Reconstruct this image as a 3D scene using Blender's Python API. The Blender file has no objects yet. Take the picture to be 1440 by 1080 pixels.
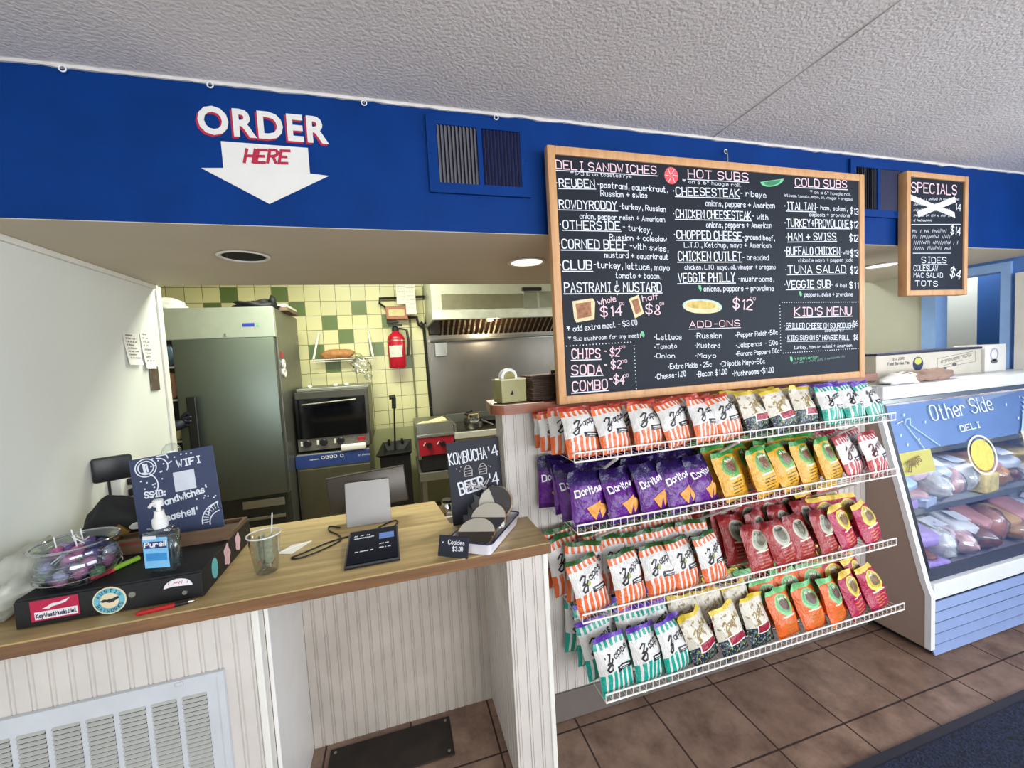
import bpy, bmesh, math, random
from mathutils import Vector, Matrix, noise
SC = bpy.context.scene
COL = SC.collection
R = math.radians
rng = random.Random(7)

# ------------------------------------------------------------ camera, world, light, exposure
cam_d = bpy.data.cameras.new('camera')
cam = bpy.data.objects.new('camera', cam_d); COL.objects.link(cam)
YAW, PITCH, ROLL = 0.27631, -0.06172, -0.05579
right = Vector((math.cos(YAW), -math.sin(YAW), 0))
fwd = Vector((math.sin(YAW)*math.cos(PITCH), math.cos(YAW)*math.cos(PITCH), math.sin(PITCH)))
upv = right.cross(fwd)
r2 = math.cos(ROLL)*right + math.sin(ROLL)*upv
u2 = -math.sin(ROLL)*right + math.cos(ROLL)*upv
m3 = Matrix((r2, u2, -fwd)).transposed()
cam.matrix_world = Matrix.Translation((0, -1.4678, 1.5144)) @ m3.to_4x4()
cam_d.sensor_width = 36; cam_d.lens = 36*576.4/1440; cam_d.clip_start = .02
SC.camera = cam

wd = bpy.data.worlds.new('world'); SC.world = wd; wd.use_nodes = True
bg = wd.node_tree.nodes['Background']
bg.inputs[0].default_value = (.72, .86, 1, 1); bg.inputs[1].default_value = 1.0

def area(name, loc, rot, sx, sy, power, col):
    d = bpy.data.lights.new(name, 'AREA'); d.shape = 'RECTANGLE'; d.size = sx; d.size_y = sy
    d.energy = power; d.color = col
    o = bpy.data.objects.new(name, d); COL.objects.link(o); o.location = loc; o.rotation_euler = rot
    return o
# daylight through the shop windows (right wall and the wall behind the camera)
area('daylight_right_window', (3.79, -2.35, 1.55), (0, R(90), 0), 1.5, 2.6, 80, (.86, .93, 1))
area('daylight_rear_window', (1.5, -4.16, 1.65), (R(90), 0, 0), 3.6, 1.3, 140, (.94, .96, 1))
# kitchen fluorescent fitting, added fill for the right wall, and the room behind the doorway
area('kitchen_tube_light', (-.3, 1.55, 2.66), (0, 0, 0), 1.3, .4, 62, (.95, 1, .80))
area('added_side_wall_fill', (2.9, 1.9, 2.66), (0, 0, 0), 1.2, .4, 25, (.96, 1, .93))  # unseen lamp, added to brighten the beige wall at right
area('back_room_light', (5.0, 1.2, 2.3), (0, 0, 0), .8, .8, 14, (.92, .96, 1))
SC.view_settings.view_transform = 'Standard'
SC.view_settings.look = 'None'
SC.view_settings.gamma = 1
SC.view_settings.use_curve_mapping = False
SC.view_settings.exposure = 0.0

# ------------------------------------------------------------ helpers
def lin(c):
    c = c/255
    return c/12.92 if c <= .04045 else ((c+.055)/1.055)**2.4
def rgb(t): return (lin(t[0]), lin(t[1]), lin(t[2]), 1)

class NT:
    def __init__(s, name):
        s.m = bpy.data.materials.new(name); s.m.use_nodes = True
        s.t = s.m.node_tree; s.b = s.t.nodes['Principled BSDF']
    def n(s, k): return s.t.nodes.new(k)
    def put(s, sock, v):
        if isinstance(v, (int, float, tuple)): sock.default_value = v
        else: s.t.links.new(v, sock)
    def math(s, op, a, b=0.0, c=None):
        x = s.n('ShaderNodeMath'); x.operation = op; s.put(x.inputs[0], a); s.put(x.inputs[1], b)
        if c is not None: s.put(x.inputs[2], c)
        return x.outputs[0]
    def mix(s, f, a, b):
        x = s.n('ShaderNodeMix'); x.data_type = 'RGBA'
        s.put(x.inputs[0], f); s.put(x.inputs[6], a); s.put(x.inputs[7], b)
        return x.outputs[2]
    def coord(s, k='Object', scale=None, rot=None):
        x = s.n('ShaderNodeTexCoord'); o = x.outputs[k]
        if scale:
            mp = s.n('ShaderNodeMapping'); mp.inputs['Scale'].default_value = scale
            if rot: mp.inputs['Rotation'].default_value = rot
            s.t.links.new(o, mp.inputs[0]); o = mp.outputs[0]
        return o
    def noise(s, vec, scale, detail=3, rough=.5):
        x = s.n('ShaderNodeTexNoise'); s.t.links.new(vec, x.inputs['Vector'])
        x.inputs['Scale'].default_value = scale; x.inputs['Detail'].default_value = detail
        x.inputs['Roughness'].default_value = rough
        return x.outputs['Fac']
    def ramp(s, f, lo, hi):
        x = s.n('ShaderNodeMapRange'); s.put(x.inputs[0], f)
        x.inputs[1].default_value = lo; x.inputs[2].default_value = hi
        return x.outputs[0]
    def bump(s, h, strength, dist=.01):
        x = s.n('ShaderNodeBump'); x.inputs['Strength'].default_value = strength
        x.inputs['Distance'].default_value = dist; s.t.links.new(h, x.inputs['Height'])
        s.t.links.new(x.outputs[0], s.b.inputs['Normal'])
    def base(s, c, rough=.5, metal=0, spec=.5):
        s.put(s.b.inputs['Base Color'], c); s.put(s.b.inputs['Roughness'], rough)
        s.b.inputs['Metallic'].default_value = metal; s.b.inputs['Specular IOR Level'].default_value = spec

def mul(c, k): return tuple(min(1, x*k) for x in c[:3])+(1,)
_MC = {}
def M(name, c, rough=.5, metal=0, var=.10, scale=14, bump=0, bscale=60, spec=.5, emit=0):
    if name in _MC: return _MC[name]
    t = NT(name); c = rgb(c); co = t.coord()
    f = t.ramp(t.noise(co, scale, 4), .3, .7)
    t.base(t.mix(f, mul(c, 1-var), mul(c, 1+var)), rough, metal, spec)
    if bump: t.bump(t.noise(co, bscale, 3), bump, .004)
    if emit:
        t.b.inputs['Emission Color'].default_value = c; t.b.inputs['Emission Strength'].default_value = emit
    _MC[name] = t.m
    return t.m

class MB:
    def __init__(s): s.v = []; s.f = []; s.uv = None
    def add(s, vs, fs):
        b = len(s.v); s.v += [tuple(v) for v in vs]; s.f += [tuple(b+i for i in f) for f in fs]; return s
    def box(s, x0, x1, y0, y1, z0, z1):
        return s.add([(x0,y0,z0),(x1,y0,z0),(x1,y1,z0),(x0,y1,z0),(x0,y0,z1),(x1,y0,z1),(x1,y1,z1),(x0,y1,z1)],
                     [(3,2,1,0),(4,5,6,7),(0,1,5,4),(1,2,6,5),(2,3,7,6),(3,0,4,7)])
    def rbox(s, x0, x1, y0, y1, z0, z1, r=.005, seg=2):
        bm = bmesh.new(); bmesh.ops.create_cube(bm, size=1)
        for v in bm.verts:
            v.co = Vector(((x0+x1)/2+v.co.x*(x1-x0), (y0+y1)/2+v.co.y*(y1-y0), (z0+z1)/2+v.co.z*(z1-z0)))
        bmesh.ops.bevel(bm, geom=bm.edges[:], offset=r, segments=seg, affect='EDGES', profile=.5)
        return s.bm(bm)
    def bm(s, bm):
        bm.verts.ensure_lookup_table(); bm.verts.index_update()
        s.add([v.co[:] for v in bm.verts], [[v.index for v in f.verts] for f in bm.faces]); bm.free(); return s
    def prism(s, pts, a0, a1, axis):
        # pts: polygon in the two other axes (x,y,z order with `axis` removed)
        n = len(pts)
        def P(p, a):
            p = list(p); p.insert(axis, a); return tuple(p)
        vs = [P(p, a0) for p in pts]+[P(p, a1) for p in pts]
        fs = [tuple(range(n))[::-1], tuple(range(n, 2*n))]+[(i, (i+1) % n, n+(i+1) % n, n+i) for i in range(n)]
        return s.add(vs, fs)
    def tube(s, path, r, n=8, close=False):
        P = [Vector(p) for p in path]; L = len(P); rings = []
        rr = r if isinstance(r, (list, tuple)) else [r]*L
        up = None
        for i in range(L):
            if close: d = P[(i+1) % L]-P[i-1]
            else: d = P[min(i+1, L-1)]-P[max(i-1, 0)]
            d.normalize()
            if up is None: up = Vector((0,0,1)) if abs(d.z) < .9 else Vector((1,0,0))
            a = d.cross(up)
            if a.length < 1e-5: a = d.cross(Vector((.3,.9,.1)))
            a.normalize(); b = a.cross(d); up = b
            rings.append([P[i]+rr[i]*(math.cos(2*math.pi*k/n)*a+math.sin(2*math.pi*k/n)*b) for k in range(n)])
        fs = []
        for i in range(L if close else L-1):
            j = (i+1) % L
            fs += [(i*n+k, i*n+(k+1) % n, j*n+(k+1) % n, j*n+k) for k in range(n)]
        if not close: fs += [tuple(range(n))[::-1], tuple((L-1)*n+k for k in range(n))]
        return s.add([v for r_ in rings for v in r_], fs)
    def lathe(s, prof, n=24, c=(0,0,0), cap=True):
        vs = []; fs = []; L = len(prof)
        for r, z in prof:
            vs += [(c[0]+r*math.cos(2*math.pi*k/n), c[1]+r*math.sin(2*math.pi*k/n), c[2]+z) for k in range(n)]
        for i in range(L-1):
            fs += [(i*n+k, i*n+(k+1) % n, (i+1)*n+(k+1) % n, (i+1)*n+k) for k in range(n)]
        if cap:
            if prof[0][0] > 1e-6: fs.append(tuple(range(n))[::-1])
            if prof[-1][0] > 1e-6: fs.append(tuple((L-1)*n+k for k in range(n)))
        return s.add(vs, fs)
    def disc(s, cx, cz, rx, rz, y0, y1, n=24):
        return s.prism([(cx+rx*math.cos(2*math.pi*k/n), cz+rz*math.sin(2*math.pi*k/n)) for k in range(n)], y0, y1, 1)
    def ring(s, cx, cz, rx, rz, w, y0, y1, n=28):
        vs = []; fs = []
        for k in range(n):
            a = 2*math.pi*k/n; ca, sa = math.cos(a), math.sin(a)
            for q, y in ((1, y0), (1, y1), (0, y1), (0, y0)):
                vs.append((cx+(rx-w*(1-q))*ca, y, cz+(rz-w*(1-q))*sa))
        for k in range(n):
            j = (k+1) % n
            fs += [(k*4+q, j*4+q, j*4+(q+1) % 4, k*4+(q+1) % 4) for q in range(4)]
        return s.add(vs, fs)
    def blob(s, c, rx, ry, rz, seed=0, amp=.15, sc=3, nu=16, nv=10, flat=None):
        vs = []; fs = []
        for j in range(nv+1):
            t = math.pi*j/nv
            for i in range(nu):
                p = 2*math.pi*i/nu
                d = Vector((math.sin(t)*math.cos(p), math.sin(t)*math.sin(p), math.cos(t)))
                k = 1+amp*noise.noise(d*sc+Vector((seed*3.1, seed*1.7, seed)))*2
                z = c[2]+d.z*rz*k
                if flat is not None: z = max(z, flat)
                vs.append((c[0]+d.x*rx*k, c[1]+d.y*ry*k, z))
        for j in range(nv):
            for i in range(nu):
                a, b = j*nu+i, j*nu+(i+1) % nu
                fs.append((a, a+nu, b+nu, b))
        return s.add(vs, fs)
    def xf(s, mat, start=0):
        for i in range(start, len(s.v)): s.v[i] = tuple(mat @ Vector(s.v[i]))
        return s
    def build(s, name, mat, parent=None, smooth=False, fix=True):
        me = bpy.data.meshes.new(name); me.from_pydata(s.v, [], s.f); me.update()
        if s.uv:
            ul = me.uv_layers.new(name='UVMap')
            for lp in me.loops: ul.data[lp.index].uv = s.uv[lp.vertex_index]
        if fix:
            bm = bmesh.new(); bm.from_mesh(me); bmesh.ops.recalc_face_normals(bm, faces=bm.faces); bm.to_mesh(me); bm.free()
        if smooth:
            for p in me.polygons: p.use_smooth = True
            if smooth != 'all':
                try: me.set_sharp_from_angle(angle=R(40))
                except Exception: pass
        me.materials.append(mat)
        o = bpy.data.objects.new(name, me); COL.objects.link(o)
        if parent is not None: o.parent = parent
        return o

def tag(o, label, cat, group=None, kind=None):
    o['label'] = label; o['category'] = cat
    if group: o['group'] = group
    if kind: o['kind'] = kind
    return o
def thing(name, label, cat, loc=(0,0,0), rz=0, group=None, rot=None):
    o = bpy.data.objects.new(name, None); COL.objects.link(o); o.empty_display_size = .05
    o.location = loc; o.rotation_euler = rot or (0, 0, rz)
    return tag(o, label, cat, group)
def struct(name, mb, mat, parent=None, smooth=False):
    o = mb.build(name, mat, parent, smooth)
    if parent is None: o['kind'] = 'structure'
    return o
def copy_tree(o, parent=None):
    c = o.copy(); COL.objects.link(c)
    if parent is not None: c.parent = parent
    for ch in list(o.children): copy_tree(ch, c)
    return c

# single-stroke hand lettering: digit pairs x,y on a grid, baseline y=2, x-height 6, cap 8; ~ smooths
GL = {'A':'022842 1434','B':'0208 ~083847453505 ~053544433202','C':'~4738180703123243','D':'0208 ~08284744 ~44422202',
'E':'48080242 0535','F':'480802 0535','G':'~4738180703123243 434525','H':'0208 4248 0545','I':'2228 1838 1232','J':'~3833221203',
'K':'0208 480542','L':'080242','M':'0208254842','N':'02084248','O':'~28180703123243473828','P':'0208 ~083847463505',
'Q':'~28180703123243473828 2442','R':'0208 ~083847463505 2542','S':'~473818070615354443321203','T':'0848 2822','U':'~080312324348',
'V':'082248','W':'0812253248','X':'0842 4802','Y':'082548 2522','Z':'08480242',
'a':'~3516050312223335 3632','b':'0802 ~0516263533221203','c':'~352616050312223233','d':'3832 ~3526160503122233',
'e':'~0434352616050312223233','f':'~3828171612 0626','g':'~3526160503122233 ~3631201001','h':'0802 ~0516263532','i':'0602 0708',
'j':'~16111000 1718','k':'0802 360432','l':'0802','m':'0602 ~05162522 ~25364542','n':'0602 ~0516263532','o':'~160503122233352616',
'p':'0600 ~0516263533221203','q':'3630 ~3526160503122233','r':'0602 ~04162635','s':'~35261605142433221203','t':'~1813122232 0626',
'u':'~0603122233 3632','v':'061236','w':'0612243246','x':'0632 3602','y':'0613 3600','z':'06360232',
'0':'~18070312223337281808','1':'172822','2':'~0718384746240202 0242','3':'~071838474635251525 ~25354443321203','4':'380444 3832',
'5':'380805 ~0535444332120203','6':'~38170403123243443505','7':'084822','8':'~28181716253443321203143536372828','9':'~4638180706153546 4642',
'$':'~473818070615354443321203 2921','&':'~3626160514250403123243 2927 2021','+':'2723 0545','-':'1535','.':'1213','*':'2824 0846 0648',
',':'1311','!':'1814 1312',"'":'1816','"':'0806 2826','/':'0248','(':'~28160412',')':'~08161402',':':'1312 1615'}
def glyph(ch):
    out = []
    for st in GL[ch].split():
        sm = st[0] == '~'; st = st.lstrip('~')
        p = [(int(st[i]), int(st[i+1])-2) for i in range(0, len(st)-1, 2)]
        if sm:
            for _ in range(2):
                q = [p[0]]
                for a, b in zip(p, p[1:]):
                    q += [(a[0]*.75+b[0]*.25, a[1]*.75+b[1]*.25), (a[0]*.25+b[0]*.75, a[1]*.25+b[1]*.75)]
                p = q+[p[-1]]
        out.append(p)
    return out
_rk = [0]
def ribbon(mb, pts, w, fn):
    # one mitred strip per stroke; strokes sit a hair above one another so they never share a plane
    P = [pts[0]]
    for p in pts[1:]:
        if math.hypot(p[0]-P[-1][0], p[1]-P[-1][1]) > w*.12: P.append(p)
    if len(P) < 2: return
    h = w/2; n = len(P); L = []; Rr = []
    D = []
    for a, b in zip(P, P[1:]):
        l = math.hypot(b[0]-a[0], b[1]-a[1]); D.append(((b[0]-a[0])/l, (b[1]-a[1])/l))
    P[0] = (P[0][0]-D[0][0]*h*.8, P[0][1]-D[0][1]*h*.8); P[-1] = (P[-1][0]+D[-1][0]*h*.8, P[-1][1]+D[-1][1]*h*.8)
    for i in range(n):
        d0 = D[max(i-1, 0)]; d1 = D[min(i, n-2)]
        mx, my = d0[0]+d1[0], d0[1]+d1[1]; l = math.hypot(mx, my)
        if l < .2: mx, my, l = d1[0], d1[1], 1
        mx, my = mx/l, my/l
        k = h/max(.6, mx*d1[0]+my*d1[1])
        L.append((P[i][0]-my*k, P[i][1]+mx*k)); Rr.append((P[i][0]+my*k, P[i][1]-mx*k))
    vs = [Vector(fn(*q)) for q in Rr]+[Vector(fn(*q)) for q in L]
    nn = (vs[1]-vs[0]).cross(vs[n]-vs[0])
    if nn.length: nn.normalize()
    _rk[0] += 1; off = nn*(.00004*(_rk[0] % 9))
    mb.add([v+off for v in vs], [(i, i+1, n+i+1, n+i) for i in range(n-1)])
def twidth(s):
    x = 0
    for ch in s:
        if ch == ' ': x += 2.6; continue
        x += max((p[0] for st in glyph(ch) for p in st), default=1)+1.5
    return x-1.5
def letters(mb, s, x0, z0, x1, z1, h, w, fn, slant=0.0, jit=.15):
    # s written from (x0,z0) to (x1,z1), capital height h, stroke width w; fn maps (x,z) to 3D
    W = twidth(s); L = math.hypot(x1-x0, z1-z0); kx = L/W; ky = h/6
    ca, sa = (x1-x0)/L, (z1-z0)/L; x = 0
    for ch in s:
        if ch == ' ': x += 2.6; continue
        g = glyph(ch); adv = max((p[0] for st in g for p in st), default=1)+1.5
        dy = rng.uniform(-jit, jit)
        for st in g:
            pts = []
            for px, py in st:
                a = (x+px)*kx+slant*py*ky; b = (py+dy)*ky
                pts.append((x0+a*ca-b*sa, z0+a*sa+b*ca))
            ribbon(mb, pts, w, fn)
        x += adv
def flat(y): return lambda a, b: (a, y, b)
def scribble(mb, x0, z0, x1, z1, h, w, fn, seed=0):
    r = random.Random(seed); n = max(3, int((x1-x0)/h*1.6)); x = x0; pts = []
    for i in range(n+1):
        t = i/n
        if pts and r.random() < .16:
            ribbon(mb, pts, w, fn); pts = []; continue
        zb = z0+(z1-z0)*t
        X = x0+(x1-x0)*t
        pts += [(X, zb+h*r.uniform(0, .25)), (X+h*.22, zb+h*r.uniform(.6, 1))]
    if len(pts) > 1: ribbon(mb, pts, w, fn)

# ------------------------------------------------------------ materials of the setting
def wood(name, a, b, along=(2, 30, 30), plank=None, rough=.4, bump=.15):
    t = NT(name); co = t.coord('Object', along)
    f = t.ramp(t.noise(co, 2.2, 6, .65), .25, .75)
    c = t.mix(f, rgb(a), rgb(b))
    if plank:
        x = t.n('ShaderNodeSeparateXYZ'); t.t.links.new(t.coord(), x.inputs[0])
        row = t.math('FLOOR', t.math('DIVIDE', x.outputs['Y'], plank[1]))
        off = t.math('MULTIPLY', row, .37)
        seg = t.math('FLOOR', t.math('ADD', t.math('DIVIDE', x.outputs['X'], plank[0]), off))
        wn = t.n('ShaderNodeTexWhiteNoise'); wn.noise_dimensions = '2D'
        cb = t.n('ShaderNodeCombineXYZ'); t.put(cb.inputs[0], row); t.put(cb.inputs[1], seg)
        t.t.links.new(cb.outputs[0], wn.inputs['Vector'])
        c = t.mix(t.math('MULTIPLY', wn.outputs['Value'], .55), c, mul(rgb(a), .62))
        ed = t.math('LESS_THAN', t.math('FRACT', t.math('DIVIDE', x.outputs['Y'], plank[1])), .03)
        c = t.mix(t.math('MULTIPLY', ed, .5), c, mul(rgb(a), .4))
    t.base(c, rough); t.bump(f, bump, .002)
    return t.m
m_ceil = M('ceiling_paint', (216, 211, 208), .9, var=.04, scale=3, bump=.9, bscale=95)
m_blue = M('blue_wall_paint', (2, 50, 116), .6, var=.12, scale=5, bump=.15, bscale=90, spec=.12)
m_bluelt = M('blue_casing_paint', (146, 184, 238), .4, var=.04)
m_bluedk = M('dark_blue_door_paint', (36, 84, 150), .45, var=.05)
m_beige = M('beige_paint', (206, 196, 176), .75, var=.03, scale=3)
m_white = M('white_panel_paint', (204, 198, 191), .45, var=.05, scale=9)
m_wallw = M('white_wall_paint', (216, 219, 212), .7, var=.03, scale=2)
m_trim = M('white_trim_paint', (226, 224, 216), .5, var=.03)
m_grey = M('grey_baseboard', (104, 96, 90), .6, var=.06)
m_black = M('black_plastic', (16, 17, 20), .4, var=.2)
m_blackm = M('black_matte', (12, 13, 16), .65, var=.2)
m_steel = M('brushed_steel', (176, 178, 170), .32, 1.0, var=.07, scale=5)
m_steeld = M('dull_steel', (150, 152, 142), .45, .9, var=.1, scale=6)
m_chrome = M('chrome', (215, 218, 220), .12, 1.0, var=.02)
m_whitep = M('white_plastic', (228, 228, 224), .4, var=.03)
m_wire = M('white_coated_wire', (226, 220, 214), .4, var=.03)
m_paper = M('white_paper', (232, 230, 224), .8, var=.03)
m_ink = M('dark_ink', (40, 40, 46), .8, var=.1)
m_chalkw = M('white_chalk', (224, 228, 236), .9, var=.06, scale=80)
m_chalkp = M('pink_chalk', (240, 202, 210), .9, var=.06, scale=80)
m_chalkg = M('green_chalk', (116, 196, 146), .9, var=.08, scale=80)
m_slate = M('slate_board', (21, 28, 39), .6, var=.10, scale=6, spec=.25)
m_slated = M('dark_slate_board', (16, 20, 38), .6, var=.10, scale=6)
m_oak = wood('oak_frame', (214, 168, 118), (184, 132, 86), (14, 14, 3), rough=.5)
m_red = M('red_enamel', (168, 24, 42), .35, var=.06)
m_counter = wood('butcher_block', (214, 188, 134), (134, 104, 66), (1.1, 16, 16), plank=(.55, .062), rough=.38)
m_ledge = wood('reddish_ledge_wood', (150, 84, 50), (104, 52, 32), (3, 22, 22), rough=.3)
m_tray = wood('brown_tray_wood', (110, 84, 60), (82, 60, 44), (3, 24, 24), rough=.6)

def floor_mat():
    t = NT('brown_floor_tile'); co = t.coord()
    x = t.n('ShaderNodeSeparateXYZ'); t.t.links.new(co, x.inputs[0])
    gx = t.math('DIVIDE', t.math('SUBTRACT', x.outputs['X'], .62), .33); gy = t.math('DIVIDE', x.outputs['Y'], .33)
    def edge(g):
        f = t.math('FRACT', g); return t.math('LESS_THAN', t.math('MINIMUM', f, t.math('SUBTRACT', 1, f)), .011)
    gr = t.math('MAXIMUM', edge(gx), edge(gy))
    wn = t.n('ShaderNodeTexWhiteNoise'); wn.noise_dimensions = '2D'
    cb = t.n('ShaderNodeCombineXYZ'); t.put(cb.inputs[0], t.math('FLOOR', gx)); t.put(cb.inputs[1], t.math('FLOOR', gy))
    t.t.links.new(cb.outputs[0], wn.inputs['Vector'])
    f = t.ramp(t.noise(co, 7, 8, .7), .3, .72)
    c = t.mix(f, rgb((84, 62, 52)), rgb((160, 132, 114)))
    c = t.mix(t.math('MULTIPLY', wn.outputs['Value'], .35), c, rgb((112, 88, 74)))
    c = t.mix(gr, c, rgb((50, 34, 30)))
    t.base(c, t.mix(gr, (.42, .42, .42, 1), (.9, .9, .9, 1)))
    t.bump(t.math('ADD', t.math('MULTIPLY', gr, -1.0), t.math('MULTIPLY', t.noise(co, 16, 5), .5)), .3, .004)
    return t.m
def wall_tile_mat():
    t = NT('glazed_wall_tile'); co = t.coord(); P = .1425
    x = t.n('ShaderNodeSeparateXYZ'); t.t.links.new(co, x.inputs[0])
    gx = t.math('DIVIDE', t.math('ADD', x.outputs['X'], .661), P); gz = t.math('DIVIDE', t.math('SUBTRACT', 2.187, x.outputs['Z']), P)
    def edge(g):
        f = t.math('FRACT', g); return t.math('LESS_THAN', t.math('MINIMUM', f, t.math('SUBTRACT', 1, f)), .02)
    gr = t.math('MAXIMUM', edge(gx), edge(gz)); cx = t.math('FLOOR', gx); cz = t.math('FLOOR', gz)
    acc = None
    for a, b in [(2,0),(0,1),(1,2),(-2,0),(-3,-1),(-1,3),(0,4),(3,3),(5,4),(4,1),(-7,0),(-6,-1),(7,-1)]:
        q = t.math('MULTIPLY', t.math('COMPARE', cx, float(a), .1), t.math('COMPARE', cz, float(b), .1))
        acc = q if acc is None else t.math('ADD', acc, q)
    wn = t.n('ShaderNodeTexWhiteNoise'); wn.noise_dimensions = '2D'
    cb = t.n('ShaderNodeCombineXYZ'); t.put(cb.inputs[0], cx); t.put(cb.inputs[1], cz); t.t.links.new(cb.outputs[0], wn.inputs['Vector'])
    c = t.mix(wn.outputs['Value'], rgb((226, 220, 168)), rgb((212, 208, 160)))
    c = t.mix(acc, c, rgb((98, 118, 68)))
    c = t.mix(gr, c, rgb((128, 122, 88)))
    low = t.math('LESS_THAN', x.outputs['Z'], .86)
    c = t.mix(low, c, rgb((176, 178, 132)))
    t.base(c, .3); return t.m

# ------------------------------------------------------------ the setting
XL, XR = -1.117, 3.82
struct('floor', MB().box(-3, 6.5, -4.4, 3.2, -.05, 0), floor_mat())
cm = MB().box(-3, 6.5, -4.4, .06, 2.4, 2.45)
struct('ceiling', cm, m_ceil)
# taped drywall seam and the ragged plaster line where ceiling meets the blue header
tr = MB().tube([(1.36-.03*k*.05, .016-.1*k, 2.399+.001*math.sin(k*2)) for k in range(24)], .0016, 6)
struct('trim_1', tr, M('seam_plaster', (182, 178, 175), .9))
tr = MB(); pts = [(XL+(XR-XL)*k/160, .012, 2.397+.006*noise.noise(Vector((k*.35, 1, 0)))) for k in range(161)]
tr.tube(pts, [.006+.004*abs(noise.noise(Vector((k*.5, 0, 3)))) for k in range(161)], 6)
struct('trim_2', tr, M('ceiling_plaster_line', (214, 210, 206), .9))
struct('wall_front', MB().box(XL, XR, .016, .10, 1.977, 2.4), m_blue)
soff = MB().box(XL, XR, .10, 1.0, 1.975, 2.40).box(XL, XR, .0165, .10, 1.975, 1.9768).box(-3, 6.5, .985, 1.0, 2.3, 2.8)
struct('ceiling', soff, m_beige)
struct('trim_3', MB().box(XL, XL+.012, .10, .99, 1.955, 1.974), m_trim)
struct('wall_left', MB().box(XL-.11, XL, -4.4, 1.03, 0, 2.4), m_wallw)
struct('trim_4', MB().box(XL-.115, XL+.006, 1.03, 1.042, 0, 1.974).box(XL-.001, XL+.007, 1.0, 1.031, .89, 1.955), m_trim)
struct('wall_back', MB().box(-3, 6.5, 3.0, 3.1, 0, 2.8), wall_tile_mat())
struct('ceiling', MB().box(-3, 6.5, 1.0, 3.1, 2.8, 2.85), m_beige)
struct('wall_kitchen_side', MB().box(-3.0, -2.9, 1.0, 3.0, 0, 2.8).box(-3, XL-.1, .9, 1.0, 0, 2.4), m_beige)
# right wall: shop window, blue stretch with white framed window, doorway, beige stretch
wr = MB().box(XR, XR+.1, -4.4, -3.68, 0, 2.4).box(XR, XR+.1, -3.68, -1.02, 0, .38).box(XR, XR+.1, -3.68, -1.02, 2.32, 2.4)
wr.box(XR, XR+.1, -1.02, .226, 0, 2.4).box(XR, XR+.1, .226, .66, 1.955, 2.4)
struct('wall_right', wr, M('blue_side_wall_paint', (88, 134, 206), .5, var=.05))
struct('wall_right_back', MB().box(XR, XR+.1, .66, 3.0, 0, 2.4), M('sage_beige_paint', (200, 201, 184), .75, var=.03, scale=3))
cas = MB().box(XR-.02, XR+.11, .567, .65, 0, 1.90).box(XR-.02, XR+.11, .19, .236, 0, 1.90).box(XR-.02, XR+.11, .19, .65, 1.90, 1.955)
struct('trim_5', cas, m_bluelt)
bw = MB().box(5.3, 5.4, 1.06, 3.0, 0, 2.4).box(5.3, 5.4, -.6, .7, 0, 2.4).box(3.92, 5.4, -.7, -.6, 0, 2.4).box(5.3, 5.4, .7, 1.06, 2.1, 2.4)
struct('wall_back_room', bw, m_wallw)
struct('ceiling', MB().box(3.92, 6.5, -.7, 1.0, 2.4, 2.45), m_beige)
d = struct('door_1', MB().rbox(5.30, 5.34, .70, 1.06, 0.01, 2.1, .004), m_bluedk)
MB().rbox(5.26, 5.30, .76, .79, .98, 1.0, .004).build('door_handle', m_steel, d)
# white framed window beside the doorway
w = struct('window_1', MB().box(XR-.03, XR-.002, -.42, .165, 1.80, 1.875).box(XR-.03, XR-.002, -.42, .165, 1.20, 1.24)
    .box(XR-.03, XR-.002, .10, .165, 1.24, 1.80).box(XR-.03, XR-.002, -.42, -.36, 1.24, 1.80).box(XR-.028, XR-.002, -.36, .10, 1.50, 1.53), m_trim)
MB().box(XR-.012, XR-.006, -.36, .10, 1.53, 1.80).build('pane', M('dim_upper_pane', (92, 76, 74), .15), w)
MB().box(XR-.012, XR-.006, -.36, .10, 1.24, 1.50).build('pane', M('greenish_lower_pane', (70, 120, 96), .15), w)
struct('wall_rear', MB().box(XL, -.4, -4.4, -4.2, 0, 2.4).box(3.4, XR, -4.4, -4.2, 0, 2.4).box(-.4, 3.4, -4.4, -4.2, 0, .4).box(-.4, 3.4, -4.4, -4.2, 2.32, 2.4), m_wallw)
# mullions of the big shop windows
fr = MB()
for x in (-.4, .87, 2.13, 3.36): fr.box(x, x+.04, -4.3, -4.25, .4, 2.32)
fr.box(-.4, 3.4, -4.3, -4.25, .4, .44).box(-.4, 3.4, -4.3, -4.25, 2.28, 2.32)
struct('window_2', fr, m_trim)
fr = MB()
for y in (-3.68, -2.37, -1.06): fr.box(XR+.05, XR+.09, y, y+.04, .38, 2.32)
fr.box(XR+.05, XR+.09, -3.68, -1.02, .38, .42).box(XR+.05, XR+.09, -3.68, -1.02, 2.28, 2.32)
struct('window_3', fr, m_trim)

def beads(mb, x0, x1, z0, z1, y, y2, pitch=.0412, face=-1):
    # beadboard sheet facing -y (front plane y), running from x0 to x1
    pr = []; n = int((x1-x0)/pitch)+1
    for k in range(n+1):
        for dx, dd in ((0, 0), (.0015, .003), (.0035, .003), (.005, -.001), (.009, -.001), (.0105, .003), (.0125, .003), (.014, 0)):
            x = x0+k*pitch+dx
            if x < x1: pr.append((x, y+dd))
    pr = [(x0, y)]+pr+[(x1, y)]
    return mb.prism(pr+[(x1, y2), (x0, y2)], z0, z1, 2)
pw = beads(MB(), .385, 2.318, .0, 1.305, .056, .17)
struct('wall_half', pw, m_white)
struct('baseboard_front', MB().rbox(.463, 2.318, .044, .056, .002, .122, .003), m_grey)

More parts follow.
